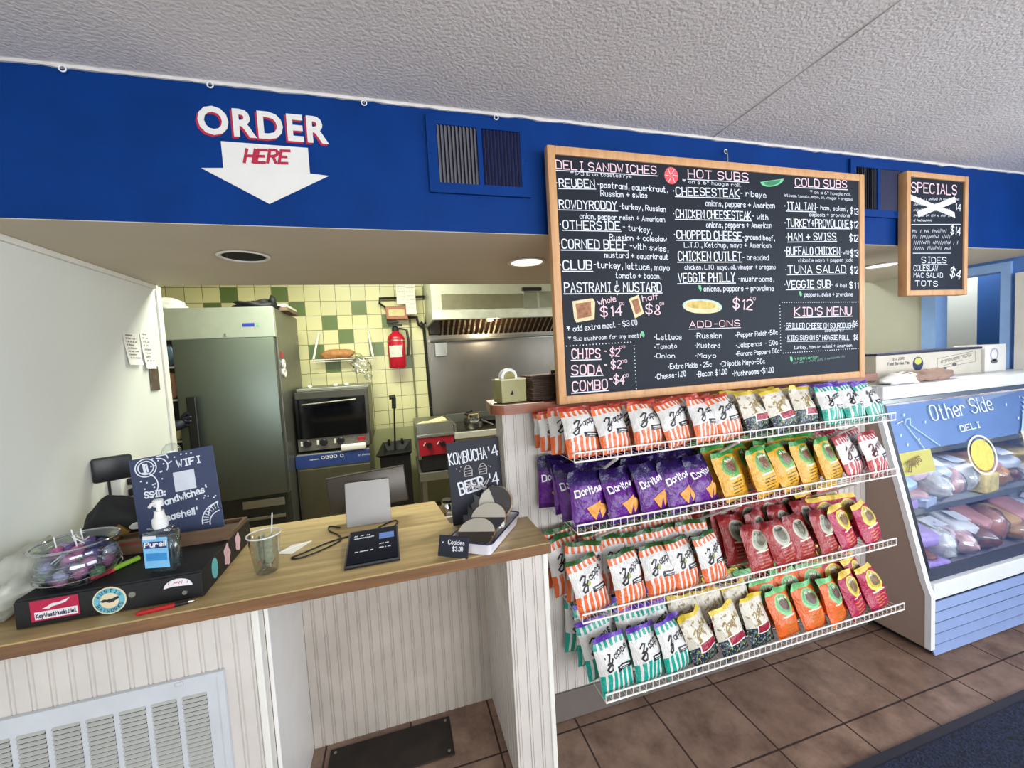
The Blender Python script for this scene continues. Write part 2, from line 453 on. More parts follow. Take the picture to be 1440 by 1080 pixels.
# ------------------------------------------------------------ service counter
CT = .8875
ct = thing('countertop', 'butcher block wooden order countertop under the blue order sign', 'countertop', (0, 0, 0))
poly = [(XL, -.198), (.464, -.198), (.464, .054), (.383, .054), (.165, .11), (.132, .40), (XL, .40)]
bm = bmesh.new()
vs = [bm.verts.new((x, y, .8535)) for x, y in poly]; f = bm.faces.new(vs)
g = bmesh.ops.extrude_face_region(bm, geom=[f])
for v in [e for e in g['geom'] if isinstance(e, bmesh.types.BMVert)]: v.co.z = CT
bmesh.ops.recalc_face_normals(bm, faces=bm.faces)
bmesh.ops.bevel(bm, geom=[e for e in bm.edges if all(v.co.z > .88 for v in e.verts) and all(v.co.y < -.19 for v in e.verts)], offset=.004, segments=2, affect='EDGES')
MB().bm(bm).build('worktop', m_counter, ct)
MB().rbox(XL, .4645, -.2005, -.198, .853, .8845, .001).build('front_edge', wood('stained_edge_wood', (140, 102, 68), (92, 64, 42), (2, 30, 30)), ct)
cb = thing('counter_base', 'white beadboard counter base with open kneehole below the wooden countertop', 'counter base', (0, 0, 0))
beads(MB(), XL, -.445, 0, .8535, -.16, -.145, pitch=.0412).build('front_panel', m_white, cb)
MB().rbox(-.446, -.427, -.163, -.12, 0, .8535, .003).build('corner_strip', m_trim, cb)
MB().rbox(-.4265, -.415, -.12, .262, 0, .8535, .002).build('side_panel', M('smooth_white_panel', (228, 226, 222), .35, var=.03), cb)
beads(MB(), -.427, .316, 0, .8535, .262, .28).build('back_panel', M('shade_toned_scuffed_panel', (182, 173, 162), .55, var=.12, scale=5), cb)  # darker base tone stands in for kneehole shade; the mottling is scuffing
sp = beads(MB(), -.262, .16, 0, .8535, 0, .004)
sp.xf(Matrix.Translation((.318, 0, 0)) @ Matrix(((0, 1, 0, 0), (-1, 0, 0, 0), (0, 0, 1, 0), (0, 0, 0, 1))))
sp.build('side_panel', m_white, cb)
beads(MB(), .322, .444, 0, .8535, -.16, .054).build('end_post', m_white, cb)
MB().rbox(.444, .463, -.166, .0435, 0, .8535, .004).build('corner_strip', m_trim, cb)
t = thing('floor_plate', 'dark metal floor plate under the counter kneehole', 'floor plate', (-.05, .14, 0))
MB().rbox(-.30, .17, -.09, .09, .0005, .006, .002).build('plate', M('dark_rusty_steel', (44, 38, 34), .5, .5, var=.3), t)
for x, y in ((-.28, .07), (.15, .07), (.15, -.07), (-.28, -.07)): MB().lathe([(.006, .006), (.006, .008), (.003, .0095)], 10, (x, y, 0)).build('bolt', m_steeld, t)

# return air grille on the left front panel
gx0, gx1, gz0, gz1 = XL+.01, -.523, .20, .685
t = thing('air_return_grille', 'white louvred return air grille on the counter front at lower left', 'vent grille', (gx0, -.1605, gz0))
W, H = gx1-gx0, gz1-gz0
m_gr = M('grille_enamel', (196, 200, 204), .4, var=.04); m_slot = M('grille_louvre', (172, 172, 166), .45, var=.05)
fr = MB()
fr.box(0, W, -.012, -.001, H-.016, H).box(0, W, -.012, -.001, 0, .016).box(W-.016, W, -.012, -.001, .016, H-.016).box(0, .016, -.012, -.001, .016, H-.016)
fr.build('outer_frame', m_gr, t)
pl = MB(); by1 = H-.05
xs = [.574-k*.068*1.0 for k in range(9)]
xr = W-.045; cols = []
while xr > .06: cols.append((max(.04, xr-.058), xr)); xr -= .071
edges = [.016]+[e for a, b in reversed(cols) for e in (a, b)]+[W-.016]
for k in range(0, len(edges), 2): pl.box(edges[k], edges[k+1], -.010, -.006, .016, H-.016)
for a, b in cols: pl.box(a, b, -.010, -.006, by1, H-.016)
pl.build('face_plate', m_gr, t)
for a, b in cols:
    lv = MB(); z = by1-.004
    while z > .02:
        lv.add([(a, -.0135, z-.002), (b, -.0135, z-.002), (b, -.0075, z+.004), (a, -.0075, z+.004),
                (a, -.0135, z-.0032), (b, -.0135, z-.0032), (b, -.0075, z+.0028), (a, -.0075, z+.0028)],
               [(0,1,2,3), (7,6,5,4), (0,4,5,1), (3,2,6,7)]); z -= .0128
    lv.build('louvre_bank', m_slot, t)
MB().box(.016, W-.016, -.0025, -.0008, .016, H-.016).build('backing', M('grille_dark', (26, 25, 24), .8), t)
for x in (.075, W-.115): MB().rbox(x, x+.02, -.0145, -.012, H-.014, H-.004, .002).build('latch', m_gr, t)

# wooden ledge on the half wall
t = thing('bar_ledge', 'reddish wooden ledge capping the white half wall beside the counter', 'ledge', (.34, 0, 1.305))
pts = [(1.976, 0), (1.976, .27), (.03, .27)]+[(.05-.05*math.cos(a), .06-.06*math.sin(a)) for a in [k*math.pi/2/8 for k in range(9)]]
MB().prism([(0.0+x, y) for x, y in pts], .001, .036, 2).build('board', m_ledge, t)
MB().prism([(x*.999, y) for x, y in pts[2:]]+[(.20, 0), (.20, .004), (.06, .006), (.012, .06)], .0365, .0385, 2).build('worn_edge', M('worn_laminate', (206, 196, 180), .5), t)

# ------------------------------------------------------------ header fittings
def vent(x0, x1, z0, z1, label):
    t = thing('wall_vent', label, 'vent', (x0, .0155, z0)); W, H = x1-x0, z1-z0
    m = .034; mid = W/2
    fr = MB().box(0, W, -.012, 0, 0, m).box(0, W, -.012, 0, H-m, H).box(0, m, -.012, 0, m, H-m).box(W-m, W, -.012, 0, m, H-m).box(mid-.008, mid+.008, -.012, 0, m, H-m)
    fr.build('frame', m_blue, t)
    MB().box(m, W-m, -.0022, -.0004, m, H-m).build('backing', M('vent_dark', (10, 12, 24), .9), t)
    for q, (a, b, tilt) in enumerate(((m, mid-.008, .004), (mid+.008, W-m, -.004))):
        lv = MB(); n = 11
        for k in range(n):
            x = a+(k+.5)*(b-a)/n
            lv.add([(x-tilt, -.010, m), (x-tilt+.001, -.010, m), (x+tilt+.001, -.003, m), (x+tilt, -.003, m),
                    (x-tilt, -.010, H-m), (x-tilt+.001, -.010, H-m), (x+tilt+.001, -.003, H-m), (x+tilt, -.003, H-m)],
                   [(0,1,5,4), (1,2,6,5), (2,3,7,6), (3,0,4,7)])
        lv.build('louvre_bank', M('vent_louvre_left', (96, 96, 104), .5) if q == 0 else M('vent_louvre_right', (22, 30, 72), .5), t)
    for x in (.014, W-.014): MB().disc(x, H/2, .004, .004, -.014, -.011, 10).build('screw', m_blue, t)
vent(.162, .533, 2.107, 2.372, 'blue painted wall vent left of the big menu board')
vent(2.148, 2.522, 2.107, 2.372, 'blue painted wall vent between the big menu board and the specials board')
for k, (x, z, lab) in enumerate([(-.823, 2.385, 'far left'), (-.471, 2.385, 'above the letter O of ORDER'), (-.035, 2.382, 'between ORDER and the vent'), (.413, 2.382, 'above the left wall vent'), (1.42, 2.345, 'above the middle of the big menu board')]):
    t = thing('screw_eye_hook', 'small white screw eye in the blue header '+lab, 'hook', (x, .0155, z), group='hooks along the header')
    MB().tube([(.008*math.cos(a), -.014, .008*math.sin(a)-.002) for a in [2*math.pi*i/14 for i in range(14)]], .0018, 6, True).build('ring', m_whitep, t)
    MB().tube([(0, -.0005, .006), (0, -.013, .006)], .0018, 6).build('shank', m_whitep, t)
# painted ORDER sign
def font(name, txt, size, off, mat, parent, loc, shear=0, sx=1):
    cu = bpy.data.curves.new('tmp', 'FONT'); cu.body = txt; cu.size = size; cu.offset = off; cu.shear = shear; cu.extrude = .0006
    cu.space_character = 1.12; cu.resolution_u = 3
    o = bpy.data.objects.new('tmp', cu); COL.objects.link(o); bpy.context.view_layer.update()
    me = bpy.data.meshes.new_from_object(o.evaluated_get(bpy.context.evaluated_depsgraph_get()))
    bpy.data.objects.remove(o); bpy.data.curves.remove(cu); me.name = name
    xs = [v.co.x for v in me.vertices]; x0, w = min(xs), max(xs)-min(xs)
    for v in me.vertices: v.co = Vector((loc[0]+(v.co.x-x0)*(sx/w if sx else 1), loc[1]-v.co.z, loc[2]+v.co.y))
    me.materials.clear(); me.materials.append(mat)
    q = bpy.data.objects.new(name, me); COL.objects.link(q); q.parent = parent; return q
t = thing('order_sign', 'painted ORDER HERE lettering with white down arrow on the blue header', 'sign', (-.34, .0155, 2.045))
m_sgw = M('sign_white', (222, 220, 214), .7, var=.03); m_sgr = M('sign_red', (172, 28, 60), .7, var=.05)
font('letter_shadow', 'ORDER', .112, .0042, m_sgr, t, (-.183, -.0006, .198), sx=.366)
font('lettering', 'ORDER', .112, .0036, m_sgw, t, (-.177, -.0016, .203), sx=.364)
MB().prism([(-.121, .182), (.122, .182), (.122, .090+.012), (.178, .098), (-.003, 0), (-.18, .098), (-.121, .102)], -.0016, -.0002, 1).build('arrow', m_sgw, t)
lt = MB(); letters(lt, 'HERE', -.062, .124, .058, .130, .038, .0085, flat(-.0026), slant=.3); lt.build('lettering', m_sgr, t)
# recessed cans in the soffit underside
for x, y, lit, lab in ((-.535, .385, 0, 'unlit recessed can light in the soffit below the order sign'), (.645, .43, 1, 'lit recessed can light in the soffit left of the menu board'), (3.0, .41, 1, 'lit recessed can light in the soffit behind the specials board')):
    t = thing('recessed_light', lab, 'ceiling light', (x, y, 1.9748))
    MB().lathe([(.084, -.001), (.092, -.004), (.084, -.008), (.076, -.006), (.076, -.0005)], 36, cap=False).build('trim_ring', m_trim, t, smooth=True)
    if lit:
        MB().lathe([(.0, -.0035), (.075, -.0035)], 32, cap=False).build('lens', M('lit_lens', (255, 246, 226), .4, emit=1.6), t)
        pl_ = bpy.data.lights.new('can_lamp', 'SPOT'); pl_.energy = 34; pl_.spot_size = R(120); pl_.spot_blend = .6; pl_.shadow_soft_size = .06; pl_.color = (1, .95, .86)
        po_ = bpy.data.objects.new('can_lamp', pl_); COL.objects.link(po_); po_.location = (x, y, 1.955)
    else:
        MB().lathe([(.0, -.002), (.05, -.0022), (.075, -.003)], 32, cap=False).build('baffle', M('can_dark', (14, 13, 12), .8), t)

MENU = '''W|DELI SANDWICHES|0.616,2.196,1.039,2.204|0.0340|p|u
W|*1/3 lb on toasted rye|0.673,2.177,0.927,2.183|0.0150|w|
W|REUBEN|0.626,2.131,0.769,2.138|0.0320|w|u
W|-pastrami, sauerkraut,|0.778,2.139,1.088,2.137|0.0230|w|
W|Russian + swiss|0.793,2.107,0.994,2.110|0.0230|w|
W|ROWDYRODDY|0.622,2.055,0.858,2.061|0.0340|w|u
W|-turkey, Russian|0.866,2.064,1.076,2.061|0.0230|w|
W|onion, pepper relish + American|0.702,2.021,1.071,2.022|0.0210|w|
W|OTHERSIDE|0.633,1.982,0.869,1.985|0.0340|w|u
W|- turkey,|0.878,1.987,1.009,1.976|0.0230|w|
W|Russian + coleslaw|0.822,1.946,1.077,1.945|0.0230|w|
W|CORNED BEEF|0.625,1.910,0.897,1.912|0.0380|w|u
W|-with swiss,|0.906,1.914,1.082,1.906|0.0240|w|
W|mustard + sauerkraut|0.799,1.879,1.081,1.875|0.0220|w|
W|CLUB|0.626,1.833,0.742,1.833|0.0390|w|u
W|-turkey, lettuce, mayo|0.748,1.841,1.085,1.831|0.0250|w|
W|tomato + bacon,|0.842,1.802,1.044,1.799|0.0220|w|
W|PASTRAMI & MUSTARD|0.627,1.750,1.044,1.749|0.0400|w|u
W|whole|0.763,1.701,0.839,1.713|0.0240|p|
W|$14|0.772,1.657,0.863,1.658|0.0400|p|
W|00|0.856,1.697,0.875,1.699|0.0140|p|
W|half|0.958,1.711,1.032,1.720|0.0250|p|
W|$8|0.969,1.663,1.035,1.658|0.0400|p|
W|00|1.036,1.693,1.055,1.696|0.0150|p|
W|* add extra meat - $3.00|0.630,1.602,0.929,1.619|0.0220|w|
W|* Sub mushroom for any meat!|0.633,1.568,0.941,1.570|0.0190|w|
W|CHIPS|0.644,1.502,0.761,1.499|0.0410|p|u
W|- $2|0.774,1.509,0.844,1.500|0.0330|p|
W|00|0.847,1.529,0.871,1.531|0.0130|p|
W|SODA|0.640,1.441,0.767,1.437|0.0410|p|u
W|- $2|0.774,1.455,0.851,1.453|0.0330|p|
W|00|0.853,1.473,0.878,1.475|0.0140|p|
W|COMBO|0.640,1.378,0.787,1.377|0.0430|p|u
W|-$4|0.793,1.398,0.860,1.391|0.0360|p|
W|00|0.861,1.416,0.882,1.418|0.0140|p|
W|HOT SUBS|1.188,2.200,1.487,2.207|0.0370|p|u
W|* on a 6" hoagie roll.|1.160,2.178,1.448,2.180|0.0170|w|
W|CHEESESTEAK|1.127,2.129,1.439,2.138|0.0360|w|u
W|- ribeye|1.441,2.143,1.581,2.142|0.0250|w|
W|onions, peppers + American|1.269,2.093,1.628,2.100|0.0250|w|
W|CHICKEN CHEESESTEAK|1.124,2.040,1.498,2.048|0.0370|w|u
W|- with|1.502,2.051,1.590,2.049|0.0240|w|
W|onions, peppers + American|1.270,2.007,1.610,2.015|0.0250|w|
W|CHOPPED CHEESE|1.125,1.958,1.446,1.962|0.0370|w|u
W|-ground beef,|1.449,1.963,1.625,1.962|0.0240|w|
W|L.T.O., Ketchup, mayo + American|1.159,1.924,1.604,1.932|0.0220|w|
W|CHICKEN CUTLET|1.129,1.871,1.443,1.875|0.0410|w|u
W|- breaded|1.447,1.877,1.590,1.879|0.0240|w|
W|chicken, LTO, mayo, oil, vinegar + oregano|1.158,1.836,1.627,1.841|0.0200|w|
W|VEGGIE PHILLY|1.126,1.785,1.407,1.787|0.0410|w|u
W|-mushrooms,|1.422,1.787,1.617,1.787|0.0240|w|
W|onions, peppers + provolone|1.249,1.748,1.614,1.748|0.0240|w|
W|COLD SUBS|1.746,2.201,2.052,2.209|0.0390|p|u
W|* on a 6" hoagie roll.|1.831,2.174,2.078,2.176|0.0160|w|
W|lettuce, tomato, mayo, oil, vinegar + oregano|1.683,2.153,2.088,2.156|0.0140|w|
W|ITALIAN|1.696,2.097,1.861,2.101|0.0370|w|u
W|- ham, salami,|1.865,2.104,2.055,2.106|0.0220|w|
W|$13|2.073,2.097,2.124,2.093|0.0290|w|
W|capicola + provolone|1.825,2.074,2.069,2.080|0.0190|w|
W|TURKEY+PROVOLONE|1.696,2.024,2.063,2.033|0.0380|w|u
W|$12|2.073,2.030,2.124,2.032|0.0320|w|
W|HAM + SWISS|1.702,1.964,1.984,1.974|0.0370|w|u
W|$12|2.068,1.972,2.122,1.970|0.0330|w|
W|BUFFALO CHICKEN|1.693,1.903,2.006,1.907|0.0390|w|u
W|-with|2.011,1.911,2.072,1.912|0.0190|w|
W|$13|2.076,1.901,2.123,1.902|0.0320|w|
W|chipotle mayo + pepper jack|1.758,1.872,2.086,1.878|0.0190|w|
W|TUNA SALAD|1.697,1.822,2.043,1.827|0.0380|w|u
W|$12|2.074,1.823,2.121,1.823|0.0330|w|
W|VEGGIE SUB|1.690,1.757,1.946,1.759|0.0380|w|u
W|- 4 bell|1.950,1.763,2.047,1.759|0.0190|w|
W|$11|2.066,1.755,2.123,1.754|0.0290|w|
W|peppers, swiss + provolone|1.790,1.720,2.085,1.718|0.0200|w|
W|$12|1.394,1.677,1.495,1.665|0.0460|p|
W|00|1.486,1.709,1.515,1.708|0.0150|p|
W|ADD-ONS|1.174,1.601,1.429,1.599|0.0290|p|u
W|.Lettuce|1.007,1.559,1.131,1.554|0.0230|w|
W|.Tomato|1.006,1.520,1.108,1.520|0.0200|w|
W|.Onion|1.004,1.484,1.097,1.481|0.0200|w|
W|.Russian|1.200,1.556,1.333,1.551|0.0240|w|
W|.Mustard|1.199,1.517,1.321,1.510|0.0230|w|
W|.Mayo|1.201,1.476,1.300,1.471|0.0200|w|
W|.Pepper Relish-50c|1.407,1.552,1.633,1.556|0.0220|w|
W|.Jalapenos - 50c|1.408,1.508,1.632,1.511|0.0220|w|
W|.Banana Peppers 50c|1.407,1.472,1.640,1.475|0.0200|w|
W|.Extra Pickle - 25c|1.066,1.437,1.276,1.435|0.0220|w|
W|.Chipotle Mayo-50c|1.322,1.433,1.559,1.432|0.0230|w|
W|.Cheese-1.00|1.004,1.399,1.148,1.403|0.0230|w|
W|.Bacon $1.00|1.203,1.396,1.356,1.399|0.0240|w|
W|.Mushrooms-$1.00|1.387,1.387,1.608,1.390|0.0250|w|
W|KID'S MENU|1.732,1.634,2.078,1.631|0.0420|p|u
W|GRILLED CHEESE ON SOURDOUGH|1.683,1.581,2.085,1.570|0.0260|w|u
W|$6|2.088,1.576,2.120,1.578|0.0270|w|
W|add ham $2|1.911,1.557,2.029,1.556|0.0130|w|
W|KIDS SUB ON 5" HOAGIE ROLL|1.691,1.528,2.062,1.516|0.0240|w|u
W|$6|2.093,1.514,2.119,1.513|0.0270|w|
W|turkey, ham or salami + American|1.726,1.487,2.080,1.481|0.0180|w|
W|vegetarian|1.729,1.439,1.870,1.437|0.0160|g|
D||0.625,1.550,0.911,1.553|0.0000|d|
D||0.911,1.553,0.915,1.368|0.0000|d|
D||1.649,1.696,2.122,1.690|0.0000|d|
D||1.649,1.696,1.650,1.472|0.0000|d|
D||1.650,1.472,2.121,1.471|0.0000|d|'''
SPEC = '''W|SPECIALS|2.511,2.225,2.844,2.229|0.0520|p|
W|14|2.834,2.151,2.879,2.150|0.0360|w|
W|$14|2.802,2.033,2.875,2.024|0.0430|w|
W|SIDES|2.586,1.880,2.771,1.882|0.0320|w|
W|COLESLAW|2.529,1.843,2.705,1.841|0.0290|w|
W|MAC SALAD|2.529,1.808,2.744,1.808|0.0250|w|
W|TOTS|2.540,1.766,2.706,1.764|0.0280|w|
W|$4|2.800,1.816,2.879,1.797|0.0510|w|
L||2.512,2.067,2.880,2.081|0.0000|w|
L||2.523,1.927,2.805,1.932|0.0000|w|
L||2.586,1.872,2.778,1.874|0.0000|w|
Z||2.527,2.184,2.861,2.201|0.0180|w|
Z||2.527,2.160,2.763,2.171|0.0180|w|
Z||2.527,2.132,2.790,2.144|0.0170|w|
Z||2.527,2.105,2.818,2.116|0.0180|w|
Z||2.527,2.081,2.657,2.085|0.0170|w|
Z||2.517,2.025,2.765,2.032|0.0250|w|
Z||2.518,1.997,2.792,2.004|0.0250|w|
Z||2.528,1.969,2.854,1.976|0.0250|w|
Z||2.528,1.942,2.799,1.946|0.0250|w|'''
HS = {True: .86, False: .90}
LW = {'w': .0036, 'p': .0046, 'g': .003}
def chalk_table(tab, parent, ox, oz, y, kw=1.0):
    ms = {'w': MB(), 'p': MB(), 'g': MB(), 'd': MB()}; un = MB()
    for i, row in enumerate(tab.split('\n')):
        k, s, c, h, col, u = row.split('|'); x0, z0, x1, z1 = [float(q) for q in c.split(',')]
        x0 -= ox; x1 -= ox; z0 -= oz; z1 -= oz; h = float(h)*(HS[bool(u)] if float(h) > .019 else .80); fn = flat(y-.0001*(i % 3))
        if k == 'W':
            w = min(.0062, max(.0016, h*.135))*kw
            if u and h < .034 and col == 'w': ms['d'].disc(x0-.011, z0+h*.5, .0028, .0028, y-.0004, y, 6)
            if s[0] == '.': s = s[1:]; ms['d'].disc(x0, z0+h*.45, .0026, .0026, y-.0004, y, 6); x0 += .008
            letters(ms[col], s, x0, z0, x1, z1, h, w, fn, jit=.2)
            if u: ribbon(un, [(x0-.004, z0-.0065), (x1+.004, z1-.0065)], w*.75, fn)
        elif k == 'D':
            n = int(math.hypot(x1-x0, z1-z0)/.0135)
            for q in range(n+1):
                a = x0+(x1-x0)*q/n; b = z0+(z1-z0)*q/n
                ms['d'].disc(a, b, .0024, .0024, y-.0002, y, 6)
        elif k == 'L': ribbon(ms['w'], [(x0, z0), (x1, z1)], .003*kw, fn)
        elif k == 'Z': scribble(ms['d'], x0, z0, x1, z1, h, .0022*kw, fn, i)
    for key, nm, mt in (('w', 'chalk_lettering', m_chalkw), ('p', 'heading_lettering', m_chalkp), ('g', 'green_lettering', m_chalkg), ('d', 'chalk_marks', m_chalkw)):
        if ms[key].v: ms[key].build(nm, mt, parent, fix=False)
    if un.v: un.build('underlines', m_chalkw, parent, fix=False)
def frame(mb, W, H, w, y0, y1, r=.003):
    mb.rbox(0, w, y0, y1, 0, H, r).rbox(W-w, W, y0, y1, 0, H, r).rbox(w, W-w, y0+.0004, y1, H-w, H, r).rbox(w, W-w, y0+.0004, y1, 0, w, r); return mb

# ------------------------------------------------------------ big menu board
BX0, BX1, BZ0, BZ1 = .582, 2.157, 1.332, 2.275
t = thing('menu_board', 'large oak framed chalkboard menu of sandwiches and subs above the chip shelves', 'menu board', (BX0, -.05, BZ0))
W, H = BX1-BX0, BZ1-BZ0
frame(MB(), W, H, .031, 0, .032).build('frame', m_oak, t, smooth=True)
sl = MB().box(.028, W-.028, .0066, .014, .028, H-.028).build('slate', m_slate, t)
chalk_table(MENU, sl, BX0, BZ0, .0064)
def draw(name, mat, fn): mb = MB(); fn(mb); mb.build(name, mat, sl)
yy = .0062
def dr(cx, cz): return cx-BX0, cz-BZ0
cx, cz = dr(1.108, 2.203)
draw('tomato_drawing', M('red_chalk', (226, 92, 96), .9, var=.2, scale=90), lambda b: b.disc(cx, cz, .032, .033, yy-.0001, yy+.0002))
draw('tomato_drawing', m_chalkp, lambda b: [ribbon(b, [(cx+.028*math.cos(a), cz+.029*math.sin(a)), (cx+.008*math.cos(a+.3), cz+.008*math.sin(a+.3))], .003, flat(yy-.0003)) for a in [k*1.05 for k in range(6)]])
cx, cz = dr(1.617, 2.207)
def wedge(b, s):
    top = [(cx-.064*s, cz-.002+.0*s), (cx+.064*s, cz+.022*s)]
    arc = [(cx+.064*s*math.cos(a)+.0, cz+.010*s-.026*s*math.sin(a)+.011*s*math.cos(a)) for a in [k*math.pi/12 for k in range(13)]]
    b.prism(arc, yy-.0001-.0002*(s < 1), yy+.0002, 1)
draw('pickle_drawing', m_chalkg, lambda b: wedge(b, 1)); draw('pickle_drawing', M('pickle_flesh_chalk', (66, 128, 96), .9), lambda b: wedge(b, .72))
m_bread = M('bread_chalk', (226, 206, 164), .9, var=.15, scale=60); m_fill = M('filling_chalk', (156, 110, 82), .9, var=.35, scale=70)
def poly_at(b, pts, d): b.prism(pts, yy-.0001-d, yy+.0002, 1)
cx, cz = dr(.704, 1.682)
draw('sandwich_drawing', m_bread, lambda b: poly_at(b, [(cx-.048, cz+.034), (cx+.036, cz+.044), (cx+.046, cz+.03), (cx+.040, cz-.036), (cx-.036, cz-.046), (cx-.044, cz-.03)], 0))
draw('sandwich_drawing', m_fill, lambda b: poly_at(b, [(cx-.036, cz+.024), (cx+.028, cz+.032), (cx+.028, cz-.024), (cx-.030, cz-.032)], .0002))
cx, cz = dr(.928, 1.691)
draw('sandwich_drawing', m_bread, lambda b: poly_at(b, [(cx-.032, cz+.03), (cx+.012, cz+.046), (cx+.033, cz-.028), (cx-.008, cz-.046)], 0))
draw('sandwich_drawing', m_fill, lambda b: poly_at(b, [(cx-.020, cz+.024), (cx+.008, cz+.032), (cx+.021, cz-.020), (cx-.004, cz-.032)], .0002))
cx, cz = dr(1.24, 1.688)
def ell(b, rx, rz, dx, dz, d): poly_at(b, [(cx+dx+rx*math.copysign(abs(math.cos(a))**.7, math.cos(a)), cz+dz+rz*math.sin(a)-.06*rx*math.cos(a)) for a in [k*2*math.pi/28 for k in range(28)]], d)
draw('sub_drawing', M('lettuce_chalk', (180, 214, 196), .9, var=.2, scale=60), lambda b: ell(b, .098, .028, 0, -.002, 0))
draw('sub_drawing', m_bread, lambda b: ell(b, .088, .026, -.002, -.005, .0002))
draw('sub_drawing', M('sub_filling_chalk', (206, 178, 104), .9, var=.3, scale=60), lambda b: ell(b, .072, .016, -.006, .004, .0004))
lf = MB()
for q in ((1.71, 1.443), (1.768, 1.732), (1.23, 1.761), (.953, 1.582)):
    cx, cz = dr(*q); lf.prism([(cx-.008, cz+.012), (cx+.004, cz+.010), (cx+.008, cz-.004), (cx+.003, cz-.014), (cx-.006, cz-.004)], yy, yy+.0002, 1)
lf.build('leaf_marks', m_chalkg, sl)
sc = MB(); scribble(sc, 1.72-BX0, 1.418-BZ0, 2.03-BX0, 1.432-BZ0, .012, .002, flat(yy), 5); sc.build('faded_scribble', M('faded_chalk', (120, 150, 140), .9), sl, fix=False)
MB().tube([(.83, .034, H-.006), (.83, .036, H+.05), (.838, .045, H+.07)], .003, 6).build('hanger', m_steeld, t)

# ------------------------------------------------------------ specials board
sx0, sx1, sz0, sz1 = 2.467, 2.925, 1.717, 2.322
t = thing('specials_board', 'small oak framed chalkboard headed SPECIALS right of the big menu board', 'menu board', (sx0, -.035, sz0))
W, H = sx1-sx0, sz1-sz0
frame(MB(), W, H, .027, 0, .040).build('frame', m_oak, t, smooth=True)
sl = MB().box(.024, W-.024, .0086, .016, .024, H-.024).build('slate', m_slate, t)
chalk_table(SPEC, sl, sx0, sz0, .0083)
tp = MB(); f = flat(.0074)
tp.add([f(2.506-sx0+a, 2.2-sz0+b) for a, b in ((-.008, .012), (-.002, -.016))]+[f(2.835-sx0+a, 2.126-sz0+b) for a, b in ((0, -.014), (-.006, .014))], [(0,1,2,3)])
f2 = flat(.0068)
tp.add([f2(2.553-sx0+a, 2.118-sz0+b) for a, b in ((-.004, .013), (.006, -.014))]+[f2(2.833-sx0+a, 2.207-sz0+b) for a, b in ((.004, -.016), (-.004, .012))], [(0,1,2,3)])
tp.build('masking_tape', M('white_tape', (236, 234, 228), .7, var=.03), t, fix=False)

# ------------------------------------------------------------ wire shelves
SHELF = [('top', 1.168, .542, 2.03), ('second', .927, .542, 2.035), ('third', .620, .545, 2.035), ('bottom', .317, .618, 2.085)]
def wire_shelf(nm, z, x0, x1):
    t = thing('wire_shelf', 'white wire chip shelf, the %s of four under the menu board' % nm, 'shelf', (x0, .05, z), group='wire chip shelves')
    L = x1-x0; D = .30
    fr = MB(); 
    for dz in (-.0032, .026): fr.tube([(0, -D, dz), (L, -D, dz)], .0032, 6)
    n = int(L/.0262)
    for k in range(n+1):
        x = k*L/n; fr.tube([(x, -D, -.0032), (x, -D, .026)], .0015, 5)
    fr.build('front_lip', m_wire, t)
    dk = MB()
    for k in range(n*1+1):
        x = k*L/n; dk.tube([(x, -D, -.0015), (x, -.004, -.0015)], .0014, 4)
    dk.tube([(0, -.006, -.004), (L, -.006, -.004)], .003, 6).tube([(0, -D*.5, -.0045), (L, -D*.5, -.0045)], .003, 6)
    dk.build('wire_deck', m_wire, t)
    for x in (.16, L*.45, L-.22):
        MB().tube([(x, -D+.006, -.010), (x, .0035, -.19)], .005, 6).build('support_brace', m_wire, t)
for s in SHELF: wire_shelf(*s)

# ------------------------------------------------------------ bags of chips
def bag_mat(name, base, layers, rough=.24):
    t = NT(name); x = t.n('ShaderNodeSeparateXYZ'); uvn = t.n('ShaderNodeUVMap'); t.t.links.new(uvn.outputs[0], x.inputs[0])
    u, v = x.outputs['X'], x.outputs['Y']
    def AND(*a):
        r = a[0]
        for b in a[1:]: r = t.math('MULTIPLY', r, b)
        return r
    def m(k):
        op = k[0]
        if op == 'lt': return t.math('LESS_THAN', t.math('ADD', v, t.math('MULTIPLY', u, -(k[2] if len(k) > 2 else 0))), k[1])
        if op == 'gt': return t.math('GREATER_THAN', t.math('ADD', v, t.math('MULTIPLY', u, -(k[2] if len(k) > 2 else 0))), k[1])
        if op == 'str': return t.math('LESS_THAN', t.math('FRACT', t.math('MULTIPLY', u, float(k[1]))), k[2])
        if op == 'ell':
            a = t.math('DIVIDE', t.math('SUBTRACT', u, k[1]), k[3]); b = t.math('DIVIDE', t.math('SUBTRACT', v, k[2]), k[4])
            return t.math('LESS_THAN', t.math('ADD', t.math('MULTIPLY', a, a), t.math('MULTIPLY', b, b)), 1.0)
        if op == 'rect': return AND(t.math('GREATER_THAN', u, k[1]), t.math('LESS_THAN', u, k[2]), t.math('GREATER_THAN', v, k[3]), t.math('LESS_THAN', v, k[4]))
        if op == 'noise': return t.math('GREATER_THAN', t.noise(uvn.outputs[0], k[1], 2), k[2])
    c = rgb(base)
    for ks, colr in layers: c = t.mix(AND(*[m(k) for k in ks]), c, rgb(colr))
    t.base(c, rough, 0, .5)
    t.bump(t.noise(t.coord('Object', (1, 1, .6)), 46, 4, .6), .6, .014)
    return t.m
OR = (212, 98, 42)
def zap(name, c, top, extra=[]):
    return bag_mat(name, (208, 206, 202), [([('lt', .36, .14), ('str', 6.5, .62)], c), ([('gt', .80, .03), ('str', 6.5, .55)], c), ([('gt', .925)], top),
        ([('lt', .02)], c), ([('rect', .46, .92, .36, .46)], (34, 34, 40)), ([('rect', .54, .86, .405, .43)], (200, 200, 196)), ([('rect', .58, .80, .375, .39)], (170, 170, 168))]+extra)
